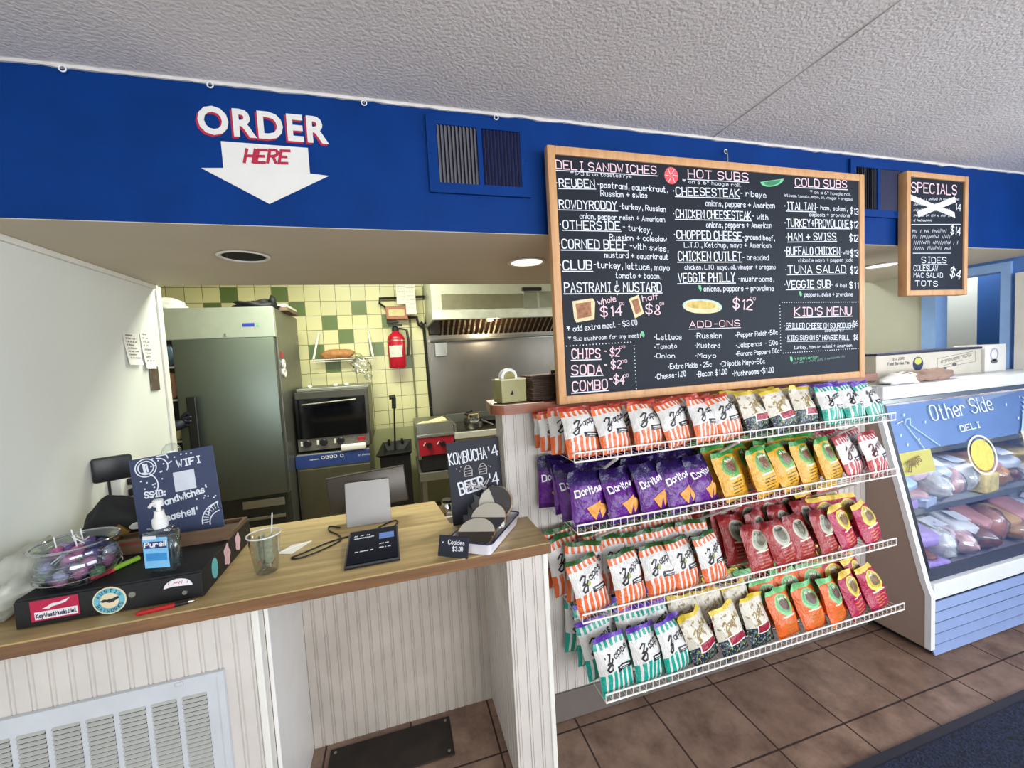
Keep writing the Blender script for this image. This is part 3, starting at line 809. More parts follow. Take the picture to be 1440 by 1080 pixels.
def kettle(name, base, panel, inner, top, txt, rect=None):
    return bag_mat(name, base, [([('gt', .90)], top), ([('ell', .52, .66, .34, .22)], panel), ([('ell', .52, .68, .29, .175)], mulc(panel, .82)), ([('ell', .54, .67, .2, .12)], inner), ([('rect', .24, .8, .425, .455)], (222, 214, 190)), ([('lt', .012)], top)]
        +[([('rect', .25, .78-.1*(k % 2), .33-.065*k, .355-.065*k), ('noise', 26, .42)], txt) for k in range(4)])
def mulc(c, k): return tuple(int(q*k) for q in c)
BT = {
 'O': (zap('orange_striped_film', OR, (176, 56, 36)), 'orange white striped'),
 'OG': (zap('orange_striped_green_top_film', OR, (44, 84, 42), [([('ell', .40, .56, .06, .05)], (150, 160, 70))]), 'green topped orange striped'),
 'T': (zap('teal_striped_film', (10, 150, 130), (96, 62, 168)), 'teal white striped'),
 'R': (zap('red_striped_film', (176, 54, 52), (150, 48, 52)), 'red white striped'),
 'V': (bag_mat('mardi_gras_film', (206, 200, 184), [([('lt', .40, .05)], (30, 34, 62)), ([('lt', .38, .05), ('noise', 15, .56)], (70, 120, 110)), ([('lt', .36, .05), ('noise', 22, .62)], (196, 170, 60)),
        ([('gt', .42), ('noise', 9, .60)], (150, 128, 92)), ([('gt', .92)], (214, 186, 60)), ([('rect', .22, .86, .28, .46)], (226, 222, 214)), ([('rect', .25, .83, .30, .44)], (146, 30, 52))]), 'cream navy dotted'),
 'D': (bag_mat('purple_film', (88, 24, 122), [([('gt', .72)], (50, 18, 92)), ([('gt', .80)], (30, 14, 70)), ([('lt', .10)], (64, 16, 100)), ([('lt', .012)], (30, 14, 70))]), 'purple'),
 'G': (kettle('gold_film', (214, 156, 38), (96, 160, 78), (112, 74, 52), (64, 140, 66), (70, 76, 30)), 'green topped gold'),
 'B': (kettle('dark_red_film', (150, 40, 36), (176, 178, 156), (96, 92, 72), (120, 34, 40), (170, 120, 100)), 'dark red'),
 'P': (kettle('magenta_film', (164, 26, 66), (226, 206, 76), (120, 90, 50), (226, 196, 90), (206, 130, 60)), 'yellow topped magenta'),
 'N': (kettle('orange_kettle_film', (220, 100, 38), (120, 196, 128), (86, 56, 40), (120, 196, 128), (156, 110, 40)), 'green topped orange'),
}
BW, BH, BD = .149, .190, .056
class Bag:
    def __init__(s, seed): s.o = Vector((seed*7.3, seed*3.1, seed*1.9)); s.seed = seed
    def half(s, u, v):
        a = max(0, 1-abs(2*u-1)**2.6); b = max(0, math.sin(math.pi*min(1, max(0, v*1.02)))) ** .55
        th = BD/2*a**.6*b*(1.12-.35*v)
        return th
    def pt(s, u, v, side):
        n = noise.noise(Vector((u*3.2, v*3.2, side*4))+s.o)*.008+noise.noise(Vector((u*9, v*7, side*9))+s.o)*.0055
        e = 1-.9*abs(2*v-1)**6
        wx = BW*(1-.05*math.sin(math.pi*v))*(1-.07*max(0, v-.85)/.15)
        x = (u-.5)*wx+.004*noise.noise(Vector((0, v*4, 2))+s.o)
        y = side*(s.half(u, v)+n*e*min(1, 6*u, 6*(1-u)))
        z = v*BH*(.985+.012*math.cos(u*9+s.seed))
        y += .010*math.sin(math.pi*v)*noise.noise(Vector((u*1.5, v*2, 7))+s.o)
        if v > .9: y += .010*(v-.9)/.1*math.sin(u*7+s.seed*1.7)+.012*(v-.9)/.1*noise.noise(Vector((s.seed, 2, u*2)))
        return (x, y, z)
def make_bag(kind, seed):
    b = Bag(seed); nu, nv = 12, 14; mb = MB(); mb.uv = []
    for side in (-1, 1):
        vs = []; base = len(mb.v)
        for j in range(nv+1):
            for i in range(nu+1):
                u = i/nu; v = j/nv; vs.append(b.pt(u, v, side)); mb.uv.append((u if side < 0 else 1-u, v))
        fs = [(j*(nu+1)+i, j*(nu+1)+i+1, (j+1)*(nu+1)+i+1, (j+1)*(nu+1)+i) for j in range(nv) for i in range(nu)]
        if side > 0: fs = [q[::-1] for q in fs]
        mb.add(vs, fs)
    o = thing('chip_bag', 'chip bag', 'chip bag')
    p = mb.build('pouch', BT[kind][0], o, smooth='all', fix=False)
    fn = lambda x, z: Vector(b.pt(min(.98, max(.02, x)), min(.97, max(.02, z)), -1))+Vector((0, -.0012, 0))
    ft = lambda x, z: tuple(fn(x, z))
    lg = MB()
    if kind in ('O', 'OG', 'T', 'R'):
        s = 'apps'; letters(lg, s, .46, .585, .90, .70, .115, .022, ft, slant=.0)
        st = [(.26, .64), (.36, .70), (.42, .68), (.36, .60), (.28, .545), (.36, .56), (.40, .52), (.36, .44), (.28, .42), (.24, .46), (.30, .51), (.40, .555), (.45, .60)]
        ribbon(lg, [(a-.06, b+.01) for a, b in st], .034, ft); ribbon(lg, [(.85, .78), (.84, .745)], .02, ft)
        lg.build('brand_lettering', m_logo_k if kind != 'R' else M('maroon_ink', (84, 16, 26), .5), o, fix=False)
    elif kind == 'V':
        s = 'apps'; letters(lg, s, .40, .62, .82, .74, .09, .022, ft)
        ribbon(lg, [(.22, .66), (.34, .72), (.36, .66), (.26, .56), (.36, .57), (.34, .48), (.24, .46), (.30, .53), (.40, .60)], .028, ft)
        lg.build('brand_lettering', M('olive_gold_ink', (150, 126, 60), .5), o, fix=False)
    elif kind == 'D':
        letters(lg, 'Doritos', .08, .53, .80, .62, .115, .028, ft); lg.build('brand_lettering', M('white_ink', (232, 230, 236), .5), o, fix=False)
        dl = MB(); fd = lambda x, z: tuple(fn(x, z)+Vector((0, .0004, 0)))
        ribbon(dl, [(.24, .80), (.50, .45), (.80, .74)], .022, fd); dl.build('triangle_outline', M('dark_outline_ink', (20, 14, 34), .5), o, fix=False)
        cp = MB(); fc = lambda x, z: tuple(fn(x, z)+Vector((0, -.0003, 0)))
        def tri(a, b_, c, n=5):
            g = {}
            for i in range(n+1):
                for j in range(n+1-i):
                    g[i, j] = fc(a[0]+(b_[0]-a[0])*i/n+(c[0]-a[0])*j/n, a[1]+(b_[1]-a[1])*i/n+(c[1]-a[1])*j/n)
            ks = list(g); fs = []
            for i, j in ks:
                if (i+1, j) in g and (i, j+1) in g: fs.append((ks.index((i, j)), ks.index((i+1, j)), ks.index((i, j+1))))
                if (i+1, j) in g and (i, j+1) in g and (i+1, j+1) in g: fs.append((ks.index((i+1, j)), ks.index((i+1, j+1)), ks.index((i, j+1))))
            cp.add([g[k] for k in ks], fs)
        tri((.30, .32), (.76, .44), (.56, .10)); tri((.64, .40), (.95, .34), (.72, .12))
        cp.build('chip_picture', M('tortilla_chip_print', (216, 146, 62), .5, var=.25, scale=120), o, fix=False)
    elif kind in ('G', 'N', 'P', 'B'):
        scribble(lg, .36, .76, .70, .76, .07, .018, ft, seed); lg.build('brand_lettering', M('pale_ink', (236, 226, 196), .5) if kind != 'B' else m_logo_k, o, fix=False)
    return o
m_logo_k = M('black_ink', (24, 20, 26), .5, var=.05)
ROWS = [
 ('top', 1.168, [(.601,'O'),(.727,'O'),(.861,'O'),(.982,'O'),(1.097,'O'),(1.211,'O'),(1.345,'V'),(1.47,'V'),(1.60,'V'),(1.73,'T'),(1.855,'T'),(1.975,'T')], .92),
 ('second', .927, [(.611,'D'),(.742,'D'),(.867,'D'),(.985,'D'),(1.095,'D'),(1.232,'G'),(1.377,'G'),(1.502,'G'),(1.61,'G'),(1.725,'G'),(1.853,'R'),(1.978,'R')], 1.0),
 ('third', .620, [(.616,'OG'),(.757,'OG'),(.891,'OG'),(1.006,'OG'),(1.125,'OG'),(1.335,'B'),(1.462,'B'),(1.575,'B'),(1.700,'B'),(1.822,'P'),(1.95,'P')], .98),
 ('bottom', .317, [(.690,'T'),(.822,'T'),(.945,'T'),(1.07,'V'),(1.20,'V'),(1.339,'V'),(1.475,'N'),(1.615,'N'),(1.735,'N'),(1.86,'P'),(1.99,'P')], .98),
]
ORD = ['first','second','third','fourth','fifth','sixth','seventh','eighth','ninth','tenth','eleventh','twelfth']
RW = ['front row', 'second row', 'third row', 'back row']
protos = {}; used = set()
for ri, (nm, z, items, hs) in enumerate(ROWS):
    for depth in range(4):
        for i, (x, kind) in enumerate(items):
            rr = random.Random(ri*1000+depth*100+i)
            key = (kind, (i+depth) % 3)
            if key not in protos: protos[key] = make_bag(kind, len(protos)+1)
            o = protos[key]
            if key in used: o = copy_tree(protos[key])
            used.add(key)
            xx = x-.012*depth+rr.uniform(-.012, .012)*(depth > 0)
            yy_ = -.222+.074*depth+rr.uniform(-.008, .008)
            if depth == 3 and rr.random() < .18 and not (i == 0): pass
            lean = -R((rr.uniform(18, 23), rr.uniform(16, 20), rr.uniform(11, 14), rr.uniform(3, 5))[depth])
            sc_ = hs*(1.0 if depth == 0 else rr.uniform(1.0, 1.08))*((1, .92, .85, .8), (1, 1.0, 1.03, 1.03), (1, 1.06, 1.12, 1.15), (1, 1.06, 1.12, 1.15))[ri][depth]
            o.scale = (1.0, 1.0, sc_)
            o.rotation_euler = (lean, R(rr.uniform(-5, 5)), R(rr.uniform(8, 19) if depth == 0 else rr.uniform(-10, 20)))
            yoff = .006
            o.location = (xx, yy_, z+.002)
            o['label'] = '%s chip bag, %s from left, %s, %s wire shelf' % (BT[kind][1], ORD[i], RW[depth], nm)
            o['category'] = 'chip bag'; o['group'] = 'chip bags on the %s wire shelf' % nm

# ------------------------------------------------------------ things on the service counter
def clear_mat(name, tint=(.94, .97, .98, 1), fac=.14, rough=.03):
    t = NT(name); tr = t.n('ShaderNodeBsdfTransparent'); tr.inputs[0].default_value = tint
    gl = t.n('ShaderNodeBsdfGlossy'); gl.inputs[1].default_value = rough
    fr = t.n('ShaderNodeLayerWeight'); fr.inputs[0].default_value = .5
    mx = t.n('ShaderNodeMixShader'); t.t.links.new(t.math('ADD', t.math('MULTIPLY', t.math('POWER', fr.outputs['Facing'], 3.0), .75), .03+fac*.3), mx.inputs[0])
    t.t.links.new(tr.outputs[0], mx.inputs[1]); t.t.links.new(gl.outputs[0], mx.inputs[2])
    t.t.links.new(mx.outputs[0], t.t.nodes['Material Output'].inputs[0])
    return t.m
m_clear = clear_mat('clear_plastic'); m_glass = clear_mat('clear_glass_wall', (.88, .94, .95, 1), .2)
m_film = clear_mat('crinkled_film', (.95, .96, .97, 1), .35, .12)

# black cash drawer with stickers
DT = .966
t = thing('cash_drawer', 'black metal cash drawer covered in stickers at the left end of the counter', 'cash drawer', (-.772, .064, CT))
MB().rbox(-.206, .206, -.196, .204, .001, .058+.0205, .003).build('housing', m_blackm, t)
df = MB().rbox(-.205, .207, -.2015, -.196, .004, .074, .002).build('drawer_front', m_black, t)
MB().disc(.045, .046, .008, .008, -.205, -.2, 16).build('keyhole', m_steeld, df)
lt = MB()
MB().rbox(-.172, -.072, -.2032, -.2012, .018, .072, .0005, 1).build('bumper_sticker', M('crimson_sticker', (176, 24, 66), .4), df)
MB().box(-.164, -.075, -.2036, -.2031, .022, .042).build('bumper_sticker', M('white_sticker', (226, 222, 226), .5), df)
letters(lt, 'KeyWestMusic.Net', -.161, .027, -.078, .027, .010, .0020, flat(-.2038)); lt.build('sticker_lettering', M('navy_ink', (30, 30, 60), .6), df, fix=False)
MB().prism([(-.148, .049), (-.138, .053), (-.126, .060), (-.112, .060), (-.088, .068), (-.098, .058), (-.112, .054), (-.128, .051), (-.132, .047)], -.2037, -.2031, 1).build('fish_emblem', M('white_sticker', (226, 222, 226), .5), df)
MB().disc(-.006, .040, .037, .037, -.2032, -.2012, 32).build('round_sticker', M('cream_sticker', (220, 204, 168), .5), df)
MB().ring(-.006, .040, .034, .034, .013, -.2037, -.2031).build('round_sticker', M('aqua_sticker', (104, 176, 190), .5), df)
MB().prism([(-.028, .041), (-.018, .045), (-.010, .043), (-.007, .046), (-.004, .044), (.002, .045), (.012, .049), (.018, .045), (.010, .040), (.003, .036), (-.006, .034), (-.014, .038), (-.020, .037)], -.204, -.2031, 1).build('bat_emblem', m_ink, df)
lt = MB()
for s, a0, a1, up in (('AUSTIN', 150, 30, 1), ('BATWORKS', 205, 335, 0)):
    n = len(s)
    for k, ch in enumerate(s):
        a = R(a0+(a1-a0)*k/(n-1)); cx, cz = -.006+.0275*math.cos(a), .040+.0275*math.sin(a); rot = a-math.pi/2 if up else a+math.pi/2
        for st in glyph(ch):
            ribbon(lt, [(cx+((px-2)*math.cos(rot)-(py-3)*math.sin(rot))*.0014, cz+((px-2)*math.sin(rot)+(py-3)*math.cos(rot))*.0014) for px, py in st], .0015, flat(-.2040))
lt.build('sticker_lettering', m_ink, df, fix=False)
MB().prism([(.150+.034*math.cos(a), .044+.024*math.sin(a)) for a in [k*math.pi/12 for k in range(13)]]+[(.135, .048), (.165, .046)], -.2032, -.2012, 1).build('white_sticker', M('white_sticker', (226, 222, 226), .5), df)
lt = MB(); scribble(lt, .128, .054, .172, .052, .010, .0014, flat(-.2036), 8); lt.build('sticker_lettering', m_sgr, df, fix=False)
MB().disc(.165, .026, .006, .006, -.206, -.2, 12).build('lock', m_steeld, df)
def side_disc(cy, cz, ry, rz, mat, nm, pr=None):
    pts = pr or [(cy+ry*math.cos(2*math.pi*k/20), cz+rz*math.sin(2*math.pi*k/20)) for k in range(20)]
    MB().prism(pts, .2062, .2076, 0).build(nm, mat, t)
side_disc(-.115, .045, .020, .031, M('teal_sticker', (88, 164, 164), .5), 'oval_sticker')
m_pink = M('pink_sticker', (226, 186, 196), .5, var=.15, scale=60)
side_disc(0, 0, 0, 0, m_pink, 'flower_sticker', [(-.02+(.022+.004*math.cos(5*a))*math.cos(a), .043+(.033+.004*math.cos(5*a))*math.sin(a)) for a in [k*math.pi/20 for k in range(40)]])
side_disc(0, 0, 0, 0, m_pink, 'flower_sticker', [(.075+(.020+.003*math.cos(5*a))*math.cos(a), .046+(.030+.003*math.cos(5*a))*math.sin(a)) for a in [k*math.pi/20 for k in range(40)]])

# brown tray on the drawer
t = thing('wooden_tray', 'low brown wooden tray sitting on top of the black cash drawer', 'tray', (-.772, .064, DT+.0005))
MB().rbox(-.185, .205, .012, .024, 0, .044, .002).build('front_rail', m_tray, t)
MB().rbox(-.185, .205, .178, .19, 0, .016, .002).build('back_rail', m_tray, t)
MB().rbox(-.185, -.173, .024, .178, 0, .016, .002).build('side_rail', m_tray, t)
MB().rbox(.193, .205, .024, .178, 0, .016, .002).build('side_rail', m_tray, t)
MB().box(-.173, .193, .024, .178, .0005, .004).build('bottom', m_tray, t)
MB().box(-.18, -.04, .0105, .0118, .034, .037).build('red_stripe', m_red, t)

# WIFI chalk sign leaning in the tray
def slab_sign(name, label, cat, loc, rot, W, H, D=.004, mat=m_slate):
    t = thing(name, label, cat, loc, rot=rot); global sl; sl = MB().rbox(-W/2, W/2, 0, D, 0, H, .0012, 1).build('slate', mat, t); return t
t = slab_sign('wifi_sign', 'dark chalk sign reading WIFI leaning behind the hand sanitizer', 'sign', (-.726, .150, DT+.012), (R(-9), R(-6), 0), .246, .285, mat=M('blue_slate', (52, 62, 92), .5))
f = flat(-.0007); lt = MB()
letters(lt, 'WIFI', .012, .232, .080, .234, .022, .0046, f); letters(lt, 'SSID:', -.092, .150, -.035, .147, .020, .0042, f, jit=.3)
letters(lt, "'Sandwiches'", -.062, .112, .088, .130, .022, .0042, f, jit=.4); letters(lt, "'seashell'", -.066, .062, .050, .064, .022, .0042, f, jit=.4)
lt.build('chalk_lettering', m_chalkw, sl, fix=False)
MB().box(-.004, .058, -.0009, -.0003, .150, .216).build('white_card', M('pale_card', (206, 210, 220), .8), sl)
dr_ = MB()
for cx, cz, r0, a0, a1 in ((-.078, .250, .030, 0, 360), (-.078, .250, .022, 0, 360), (-.045, .245, .03, -30, 100), (-.095, .190, .045, -60, 90), (-.03, .270, .018, 0, 150), (.116, .030, .056, 90, 190), (.122, .05, .040, 80, 180), (.118, .022, .036, 90, 195)):
    ribbon(dr_, [(max(-.114, min(.114, cx+r0*math.cos(R(a)))), min(.282, max(.004, cz+r0*math.sin(R(a))))) for a in range(a0, a1+1, 12)], .0034, f)
ribbon(dr_, [(-.081, .235), (-.083, .262)], .008, f); ribbon(dr_, [(-.073, .236), (-.075, .262)], .005, f)
for k in range(9): a = R(95+k*11); ribbon(dr_, [(.116+.055*math.cos(a), .030+.055*math.sin(a)), (.116+.038*math.cos(a), .030+.038*math.sin(a))], .002, f)
rq = random.Random(4)
for k in range(34):
    x, z = (rq.uniform(-.09, .07), rq.uniform(.248, .278)) if k < 16 else (rq.uniform(-.10, -.03), rq.uniform(.155, .24)) if k < 26 else (rq.uniform(.05, .11), rq.uniform(.10, .15))
    dr_.disc(x, z, .0026, .0026, -.0010, -.0002, 7)
dr_.build('chalk_drawings', m_chalkw, sl, fix=False)
t = thing('glass_ornament', 'round clear glass ornament behind the top corner of the WIFI sign', 'ornament', (-.775, .24, DT+.05))
MB().lathe([(0, .21), (.012, .212), (.024, .225), (.028, .24), (.024, .255), (.012, .267), (0, .27)], 20).build('globe', m_clear, t, smooth=True)
MB().tube([(0, 0, -.05), (0, 0, .212)], .004, 8).build('stem', m_whitep, t); MB().lathe([(.0, -.0485), (.03, -.0485), (.03, -.043), (0, -.043)], 16).build('foot', m_whitep, t)

# glass bowl of lollipops
bc = (-.884, -.058)
t = thing('glass_bowl', 'ribbed glass bowl full of purple lollipops on the black cash drawer', 'bowl', (bc[0], bc[1], DT+.0005))
MB().lathe([(0, .001), (.060, .001), (.072, .010), (.084, .034), (.088, .055), (.080, .078), (.070, .090), (.078, .102), (.090, .110), (.087, .111), (.075, .104), (.066, .091), (.076, .078), (.084, .055), (.080, .034), (.069, .013), (.058, .005), (0, .005)], 40, cap=False).build('bowl', m_glass, t, smooth='all')
rp = MB()
for z in (.02, .034, .048, .062): rp.tube([((.0845+.004*math.sin(z*60))*math.cos(a), (.0845+.004*math.sin(z*60))*math.sin(a), z+.006) for a in [2*math.pi*k/40 for k in range(40)]], .0016, 5, True)
rp.build('ribs', clear_mat('bright_glass', (.9, .94, .95, 1), .9, .06), t, smooth=True)
MB().tube([(.0885*math.cos(a), .0885*math.sin(a), .1105) for a in [2*math.pi*k/40 for k in range(40)]], .0035, 8, True).build('rim', clear_mat('bright_glass_rim', (.85, .9, .92, 1), 1.2, .06), t, smooth=True)
candy = [M('purple_candy_wrap', (92, 62, 120), .25, var=.4, scale=90), M('pink_candy_wrap', (176, 96, 140), .25, var=.3, scale=120), M('blue_candy_wrap', (70, 72, 128), .25, var=.3, scale=120), M('lilac_candy_wrap', (170, 156, 190), .25, var=.3, scale=120), M('green_candy_wrap', (110, 140, 96), .25, var=.3, scale=120)]
proto = []
cn = ['purple', 'pink', 'blue', 'lilac', 'green']
for q in range(5):
    L = thing('lollipop', cn[q]+' wrapped lollipop in the glass bowl', 'lollipop', (0, 0, 0), group=cn[q]+' lollipops in the glass bowl')
    MB().blob((0, 0, 0), .0165, .0165, .0150, q, .16, 2.4, 12, 8).build('candy', candy[q], L, smooth='all')
    MB().tube([(0, 0, -.011), (0, 0, -.05)], .0016, 6).build('stick', m_whitep, L)
    proto.append(L)
rq = random.Random(11); n = 0; placed = []
for lz, rad in ((.022, .050), (.042, .062), (.060, .062), (.078, .054), (.092, .036)):
    NK = 11 if rad > .055 else 8
    for k in range(NK):
        a = 2*math.pi*(k+.3*lz*100)/NK; r_ = rad*(1 if k % 3 else .40)
        q = [0, 1, 2, 3, 0, 1, 0, 4, 0, 3, 1][(k+n*2) % 11]
        o = proto[q] if q not in placed else copy_tree(proto[q]); placed.append(q)
        o.location = (bc[0]+r_*math.cos(a), bc[1]+r_*math.sin(a), DT+lz); o.rotation_euler = Vector((.8*math.cos(a)+rq.uniform(-.4, .4), .8*math.sin(a)+rq.uniform(-.4, .4), -.5+rq.uniform(-.3, .3))).to_track_quat('Z', 'Y').to_euler()
        if lz > .08 and k % 2 == 0: o.rotation_euler = (R(180+rq.uniform(-25, 25)), R(rq.uniform(-30, 30)), 0)
    n += 1

# hand sanitizer
t = thing('hand_sanitizer', 'clear pump bottle of hand sanitizer with blue label on the cash drawer', 'bottle', (-.668, -.095, DT+.0005), R(-14)); t.scale = (1.12, 1.12, 1.17)
bm = bmesh.new(); bmesh.ops.create_cube(bm, size=1)
for v in bm.verts: v.co = Vector((v.co.x*.078, v.co.y*.042, .055+v.co.z*.11))
bmesh.ops.bevel(bm, geom=bm.edges[:], offset=.012, segments=4, affect='EDGES'); MB().bm(bm).build('bottle', m_glass, t, smooth='all')
MB().rbox(-.034, .034, -.016, .016, .004, .088, .008).build('gel', clear_mat('pale_gel', (.84, .93, 1, 1), .1), t, smooth=True)
MB().lathe([(.014, .108), (.016, .114), (.0165, .130), (.012, .134), (.010, .146), (.0105, .150)], 20, (0, 0, 0)).build('pump_collar', m_whitep, t, smooth=True)
MB().lathe([(.005, .149), (.005, .160), (.010, .161), (.011, .176), (.008, .178), (0, .178)], 16).tube([(0, 0, .170), (0, -.02, .171), (0, -.027, .166)], [.005, .004, .0035], 8).build('pump_head', m_whitep, t, smooth=True)
lb_ = MB().rbox(-.030, .030, -.0222, -.0212, .018, .092, .0004, 1).build('label', M('sky_blue_label', (122, 190, 232), .4, var=.12, scale=30), t)
MB().box(-.028, .028, -.0228, -.0221, .066, .082).build('label_band', M('navy_label', (36, 44, 110), .4), lb_)
lt = MB(); letters(lt, 'Purell', -.025, .069, .025, .072, .011, .0028, flat(-.0231), slant=.25); lt.build('brand_lettering', m_whitep, lb_, fix=False)
MB().box(-.024, .026, -.0228, -.0221, .036, .054).build('label_band', M('mid_blue_label', (52, 140, 206), .4), lb_)
MB().box(-.028, .004, -.0228, -.0221, .088, .096).build('label_band', M('pale_label', (226, 232, 238), .5), lb_)

# marker lying on the drawer, red pen on the counter
t = thing('lime_marker', 'lime green and red marker lying on the black cash drawer', 'marker', (-.815, -.035, DT+.0085), R(62))
MB().tube([(-.008, 0, 0), (.06, 0, 0)], .0075, 12).build('barrel', M('lime_plastic', (132, 176, 52), .35), t, smooth=True)
MB().tube([(-.062, 0, 0), (-.05, 0, 0), (-.008, 0, 0)], [.004, .0075, .008], 12).build('cap', M('coral_plastic', (206, 66, 76), .35), t, smooth=True)
t = thing('red_pen', 'translucent red pen lying on the counter in front of the cash drawer', 'pen', (-.652, -.166, CT+.006), R(8))
MB().tube([(-.055, 0, 0), (-.045, 0, 0), (.03, 0, 0)], [.003, .006, .006], 10).build('barrel', M('red_plastic', (176, 22, 30), .2), t, smooth=True)
MB().tube([(.03, 0, 0), (.06, 0, 0)], [.0058, .005], 10).build('grip', m_black, t, smooth=True)
MB().tube([(.06, 0, 0), (.072, 0, 0)], [.004, .001], 8).build('tip', m_chrome, t, smooth=True)
# crumpled plastic bag at the far left
t = thing('plastic_bag', 'crumpled pale plastic bag behind the candy bowl at the left edge', 'bag', (-1.03, .02, CT))
MB().blob((0, 0, .085), .075, .13, .085, 3, .22, 2.4, 28, 18, flat=.002).build('film', M('cloudy_plastic_bag', (176, 178, 166), .35, var=.08), t, smooth='all')
# dark pouch with emblem and things behind the bowl
t = thing('black_pouch', 'black zip pouch with gold and white emblem behind the candy bowl', 'pouch', (-.985, .30, CT), R(10))
MB().blob((0, 0, .10), .095, .05, .11, 9, .10, 2, 24, 16, flat=.002).build('pouch', m_blackm, t, smooth='all')
MB().prism([(-.01, .10), (.02, .13), (.05, .10), (.03, .085), (0, .085)], -.062, -.050, 1).build('gold_emblem', M('gold_print', (150, 116, 50), .4), t)
MB().disc(.066, .115, .018, .010, -.060, -.045, 16).build('white_emblem', m_whitep, t)
t = thing('black_cable_coil', 'tangle of black charger cables between the pouch and the WIFI sign', 'cable', (-.87, .30, CT))
MB().tube([(.05*math.cos(k*.7)+.01*math.sin(k), .045*math.sin(k*.7), .012+.0025*k) for k in range(46)], .0042, 6).build('cord', m_black, t, smooth=True)
t = thing('power_strip', 'white surge protector with black plugs mounted on the left wall', 'power strip', (XL+.0008, .615, 1.0))
MB().rbox(0, .035, -.10, .10, 0, .148, .008).build('housing', m_whitep, t, smooth=True)
for y, z in ((-.04, .10), (.03, .108), (-.04, .055), (.03, .06)): MB().rbox(.0345, .065, y-.022, y+.022, z-.014, z+.014, .004).build('plug', m_black, t, smooth=True)
for y, z in ((-.04, .10), (.03, .06)): MB().tube([(.065, y, z), (.09, y-.01, z-.01), (.10, y+.01, z-.05), (.09, y+.02, -.06), (.08, y+.01, -.108)], .003, 6).build('cord', m_black, t, smooth=True)
t = thing('wireless_router', 'flat black wireless router panel on a thin stem beside the left wall', 'router', (-1.062, .455, CT), R(-58))
MB().rbox(-.011, .011, -.062, .052, .245, .340, .010).build('housing', m_black, t, smooth=True)
MB().tube([(.0, -.02, .004), (.0, -.02, .25)], .004, 8).build('stem', m_black, t, smooth=True)
MB().lathe([(0, .0005), (.035, .0005), (.033, .008), (0, .009)], 18, (0, -.02, 0)).build('foot', m_black, t, smooth=True)
MB().tube([(.006, .048, .30), (.0, .075, .31), (-.012, .09, .25), (-.014, .085, .15)], .003, 6).build('cord', m_black, t, smooth=True)
for nm, y0, y1, z0, z1, lab in (('wall_note', .702, .80, 1.58, 1.722, 'left handwritten paper note taped to the left wall'), ('wall_note', .828, .905, 1.562, 1.737, 'right handwritten paper note taped to the left wall')):
    t = thing(nm, lab, 'note', (XL+.0008, y0, z0), group='paper notes on the left wall')
    pg = MB(); n = 8; hh = z1-z0; ww = y1-y0
    pg.add([(.001+.010*(1-k/n)**2, (0+.10*ww*(1-k/n)), hh*k/n) for k in range(n+1)]+[(.001+.012*(1-k/n)**2, ww+.10*ww*(1-k/n), hh*k/n) for k in range(n+1)], [(k, n+1+k, n+2+k, k+1) for k in range(n)])
    pg.build('sheet', m_paper, t, fix=False)
    lt = MB()
    for k in range(8): scribble(lt, .012, hh*(.90-.1*k), ww*(.85 if k % 3 else .6), hh*(.90-.1*k), hh*.05, .0022, lambda a, b: (.0035+.0115*(1-b/hh)**2, a+.10*ww*(1-b/hh), b), k)
    lt.build('handwriting', m_ink, t, fix=False)
t = thing('wall_plate', 'brown blank wall plate near the end of the left wall', 'wall plate', (XL+.0008, .905, 1.458))
MB().rbox(0, .006, -.035, .035, 0, .115, .002).build('plate', M('bronze_plate', (94, 82, 70), .4, .3, var=.2), t)
MB().lathe([(0, .0), (.003, .0), (.003, .0012), (0, .0012)], 10).xf(Matrix.Translation((.006, 0, .06)) @ Matrix.Rotation(R(90), 4, 'Y')).build('screw', m_steeld, t)

# tip cup with cash, napkin
t = thing('tip_cup', 'clear plastic tip cup holding folded cash and coins on the counter', 'cup', (-.432, -.035, CT+.0005))
MB().lathe([(0, .001), (.031, .001), (.032, .004), (.046, .118), (.049, .119), (.049, .122), (.0445, .121), (.0305, .006), (0, .004)], 32, cap=False).build('cup', m_clear, t, smooth='all')
MB().tube([(.0475*math.cos(a), .0475*math.sin(a), .1205) for a in [2*math.pi*k/32 for k in range(32)]], .0022, 6, True).build('rim', m_whitep, t, smooth=True)
for q, (a, b) in enumerate([((-.01, .008), 20), ((.012, -.012), -25)]):
    n = 8; nt = MB(); vs = []
    for i in range(n+1):
        for j in (0, 1): vs.append((a[0]-.02+.04*i/n*math.cos(R(b))+.006*math.sin(i*1.3), a[1]+.02*math.sin(i*.9+q)*.5, .03+j*(.085 if q else .07)+.01*math.sin(i+q)))
    nt.add(vs, [(2*i, 2*i+2, 2*i+3, 2*i+1) for i in range(n)])
    c = tag(nt.build('banknote', M('banknote_paper', (156, 162, 140) if q == 0 else (206, 204, 190), .8, var=.3, scale=90), None, smooth='all', fix=False), ('green grey folded banknote in the tip cup' if q == 0 else 'pale folded banknote sticking up in the tip cup'), 'banknote')
    c.location = (-.432, -.035, CT+.002)
coin = [('copper', M('copper_coin', (150, 92, 62), .35, .8)), ('pink copper', M('pale_coin', (214, 160, 140), .4, .4)), ('silver', M('silver_coin', (170, 170, 165), .3, .9))]
rq = random.Random(3)
for k in range(9):
    c = MB().lathe([(0, 0), (.0095, 0), (.0095, .0016), (0, .0016)], 16).build('coin', coin[k % 3][1])
    tag(c, coin[k % 3][0]+' coin at the bottom of the tip cup', 'coin', coin[k % 3][0]+' coins in the tip cup')
    a = k*2.2; c.location = (-.432+.018*math.cos(a), -.035+.018*math.sin(a), CT+.008+.0035*k); c.rotation_euler = (rq.uniform(-.6, .6), rq.uniform(-.6, .6), 0)
